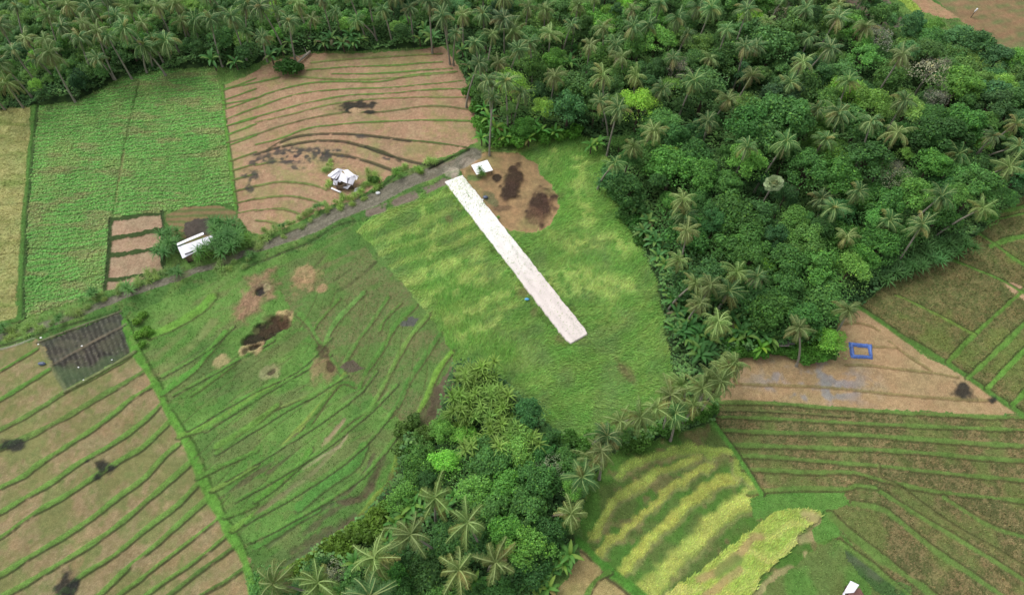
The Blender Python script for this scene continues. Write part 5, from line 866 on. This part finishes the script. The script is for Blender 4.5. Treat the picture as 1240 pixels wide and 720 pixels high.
lump('plastic_bag', 588, 240, .45, M_NAVY, 'dark blue plastic bundle beside the white path near the burnt ground', 'bag', .6, .1, 5, (1.2, .9))
lump('plastic_bag', 584.5, 242.5, .2, M_WHITE, 'tiny white bag beside the dark blue bundle', 'bag', .5, .1, 6)
lump('plastic_bag', 52, 441, .6, M_NAVY, 'grey plastic bundle at the left corner of the vegetable bed', 'bag', .4, .1, 7, (1.2, .6))
for i, (x, y, r, lab) in enumerate(((50, 409, .42, 'upper of the two white stones at the vegetable bed corner'), (47, 417, .3, 'lower of the two white stones at the vegetable bed corner'), (99, 418.5, .3, 'white scrap lying in the middle of the vegetable bed'), (95, 444.5, .28, 'white scrap near the lower edge of the vegetable bed'), (135, 435, .26, 'white scrap near the right end of the vegetable bed'), (101.5, 460, .28, 'white scrap on the bank below the vegetable bed'))): lump('white_stone' if i < 2 else 'white_scrap', x, y, r*.5, M_WHITE, lab, 'stone' if i < 2 else 'litter', .4, 0, 20+i, (1.2, .8))
o = empty('scarecrow', G(1175, 22)); m = MB(); m.tube([(0, 0, -.2), (.5, .3, 2.4)], [.09, .07], 6); link('pole', m.mesh('pole', M_DARK), o); m = MB(); m.box((.35, .2, 1.9), 1.0, .12, .8, .6); m.box((.45, .26, 2.35), .35, .3, .35, .6); link('cloth', m.mesh('cloth', M_WHITE), o); tag(o, 'leaning dark pole with a white cloth on the far brown field', 'pole')
TR = [t for t in THINGS if t[0].name.startswith('broadleaf_tree')]
def shown(t):
    o = t[0]; cr = [c for c in o.children if c.name.startswith('crown')][0]; return cr.scale[0]/math.dist((o.location.x, o.location.y, 8), (0, 0, H))
TR.sort(key=shown, reverse=True); REST = TR[296:]; VV, QQ, CC, off = [], [], [], 0
for t in REST:
    o = t[0]; cr = [c for c in o.children if c.name.startswith('crown')][0]; me = cr.data; n = len(me.vertices)
    v = np.empty(n*3, np.float32); me.vertices.foreach_get('co', v); v = v.reshape(-1, 4, 3); a = np.empty(n*4, np.float32); me.color_attributes['col'].data.foreach_get('color', a); a = a.reshape(-1, 4, 4)[:, :, :3]
    sel = np.random.RandomState(n).rand(len(v)) < .6; v = v[sel]; a = a[sel]; mid = v.mean(1, keepdims=True); v = mid+(v-mid)*1.28
    Mx = np.array(cr.rotation_euler.to_matrix(), np.float32); v = (v*np.array(cr.scale, np.float32))@Mx.T+np.array(o.location, np.float32)+np.array(cr.location, np.float32)
    VV.append(v.reshape(-1, 3)); CC.append((a*np.array(cr.color[:3], np.float32)).reshape(-1, 3)); QQ.append(np.arange(v.shape[0]*4).reshape(-1, 4)+off); off += v.shape[0]*4
if REST:
    so = link('small_trees', mesh_np('small_trees', np.concatenate(VV), np.concatenate(QQ), M_LEAF, np.concatenate(CC))); tag(so, 'small leafy trees filling the gaps between the larger crowns', 'trees', None, 'stuff')
    dead = {id(t) for t in REST}; THINGS[:] = [t for t in THINGS if id(t) not in dead]
    for t in REST:
        for c in list(t[0].children): bpy.data.objects.remove(c)
        bpy.data.objects.remove(t[0])
print('merged', len(REST))
# ------------------------------------------------------------------ labels that single each plant out
grp = {}
for t in THINGS: grp.setdefault((t[1], t[2]), []).append(t)
ZR = {}
for (look, zone), L_ in grp.items():
    L_.sort(key=lambda t: t[4]); n = len(L_)
    for i, (o, _, _, cat, x, g) in enumerate(L_):
        if n == 1: lab = 'only '+look+' '+zone
        elif i == 0: lab = 'leftmost '+look+' '+zone
        elif i == n-1: lab = 'rightmost '+look+' '+zone
        elif i <= 11: lab = NUM[i]+' '+look+' from the left '+zone
        elif n-1-i <= 11: lab = NUM[n-1-i]+' '+look+' from the right '+zone
        else: lab = look+' deep within those '+zone
        o['label'] = lab; o['category'] = cat
        o['group'] = g
        if len(lab.split()) > 16: print('LONG', lab)
print('things', len(THINGS))
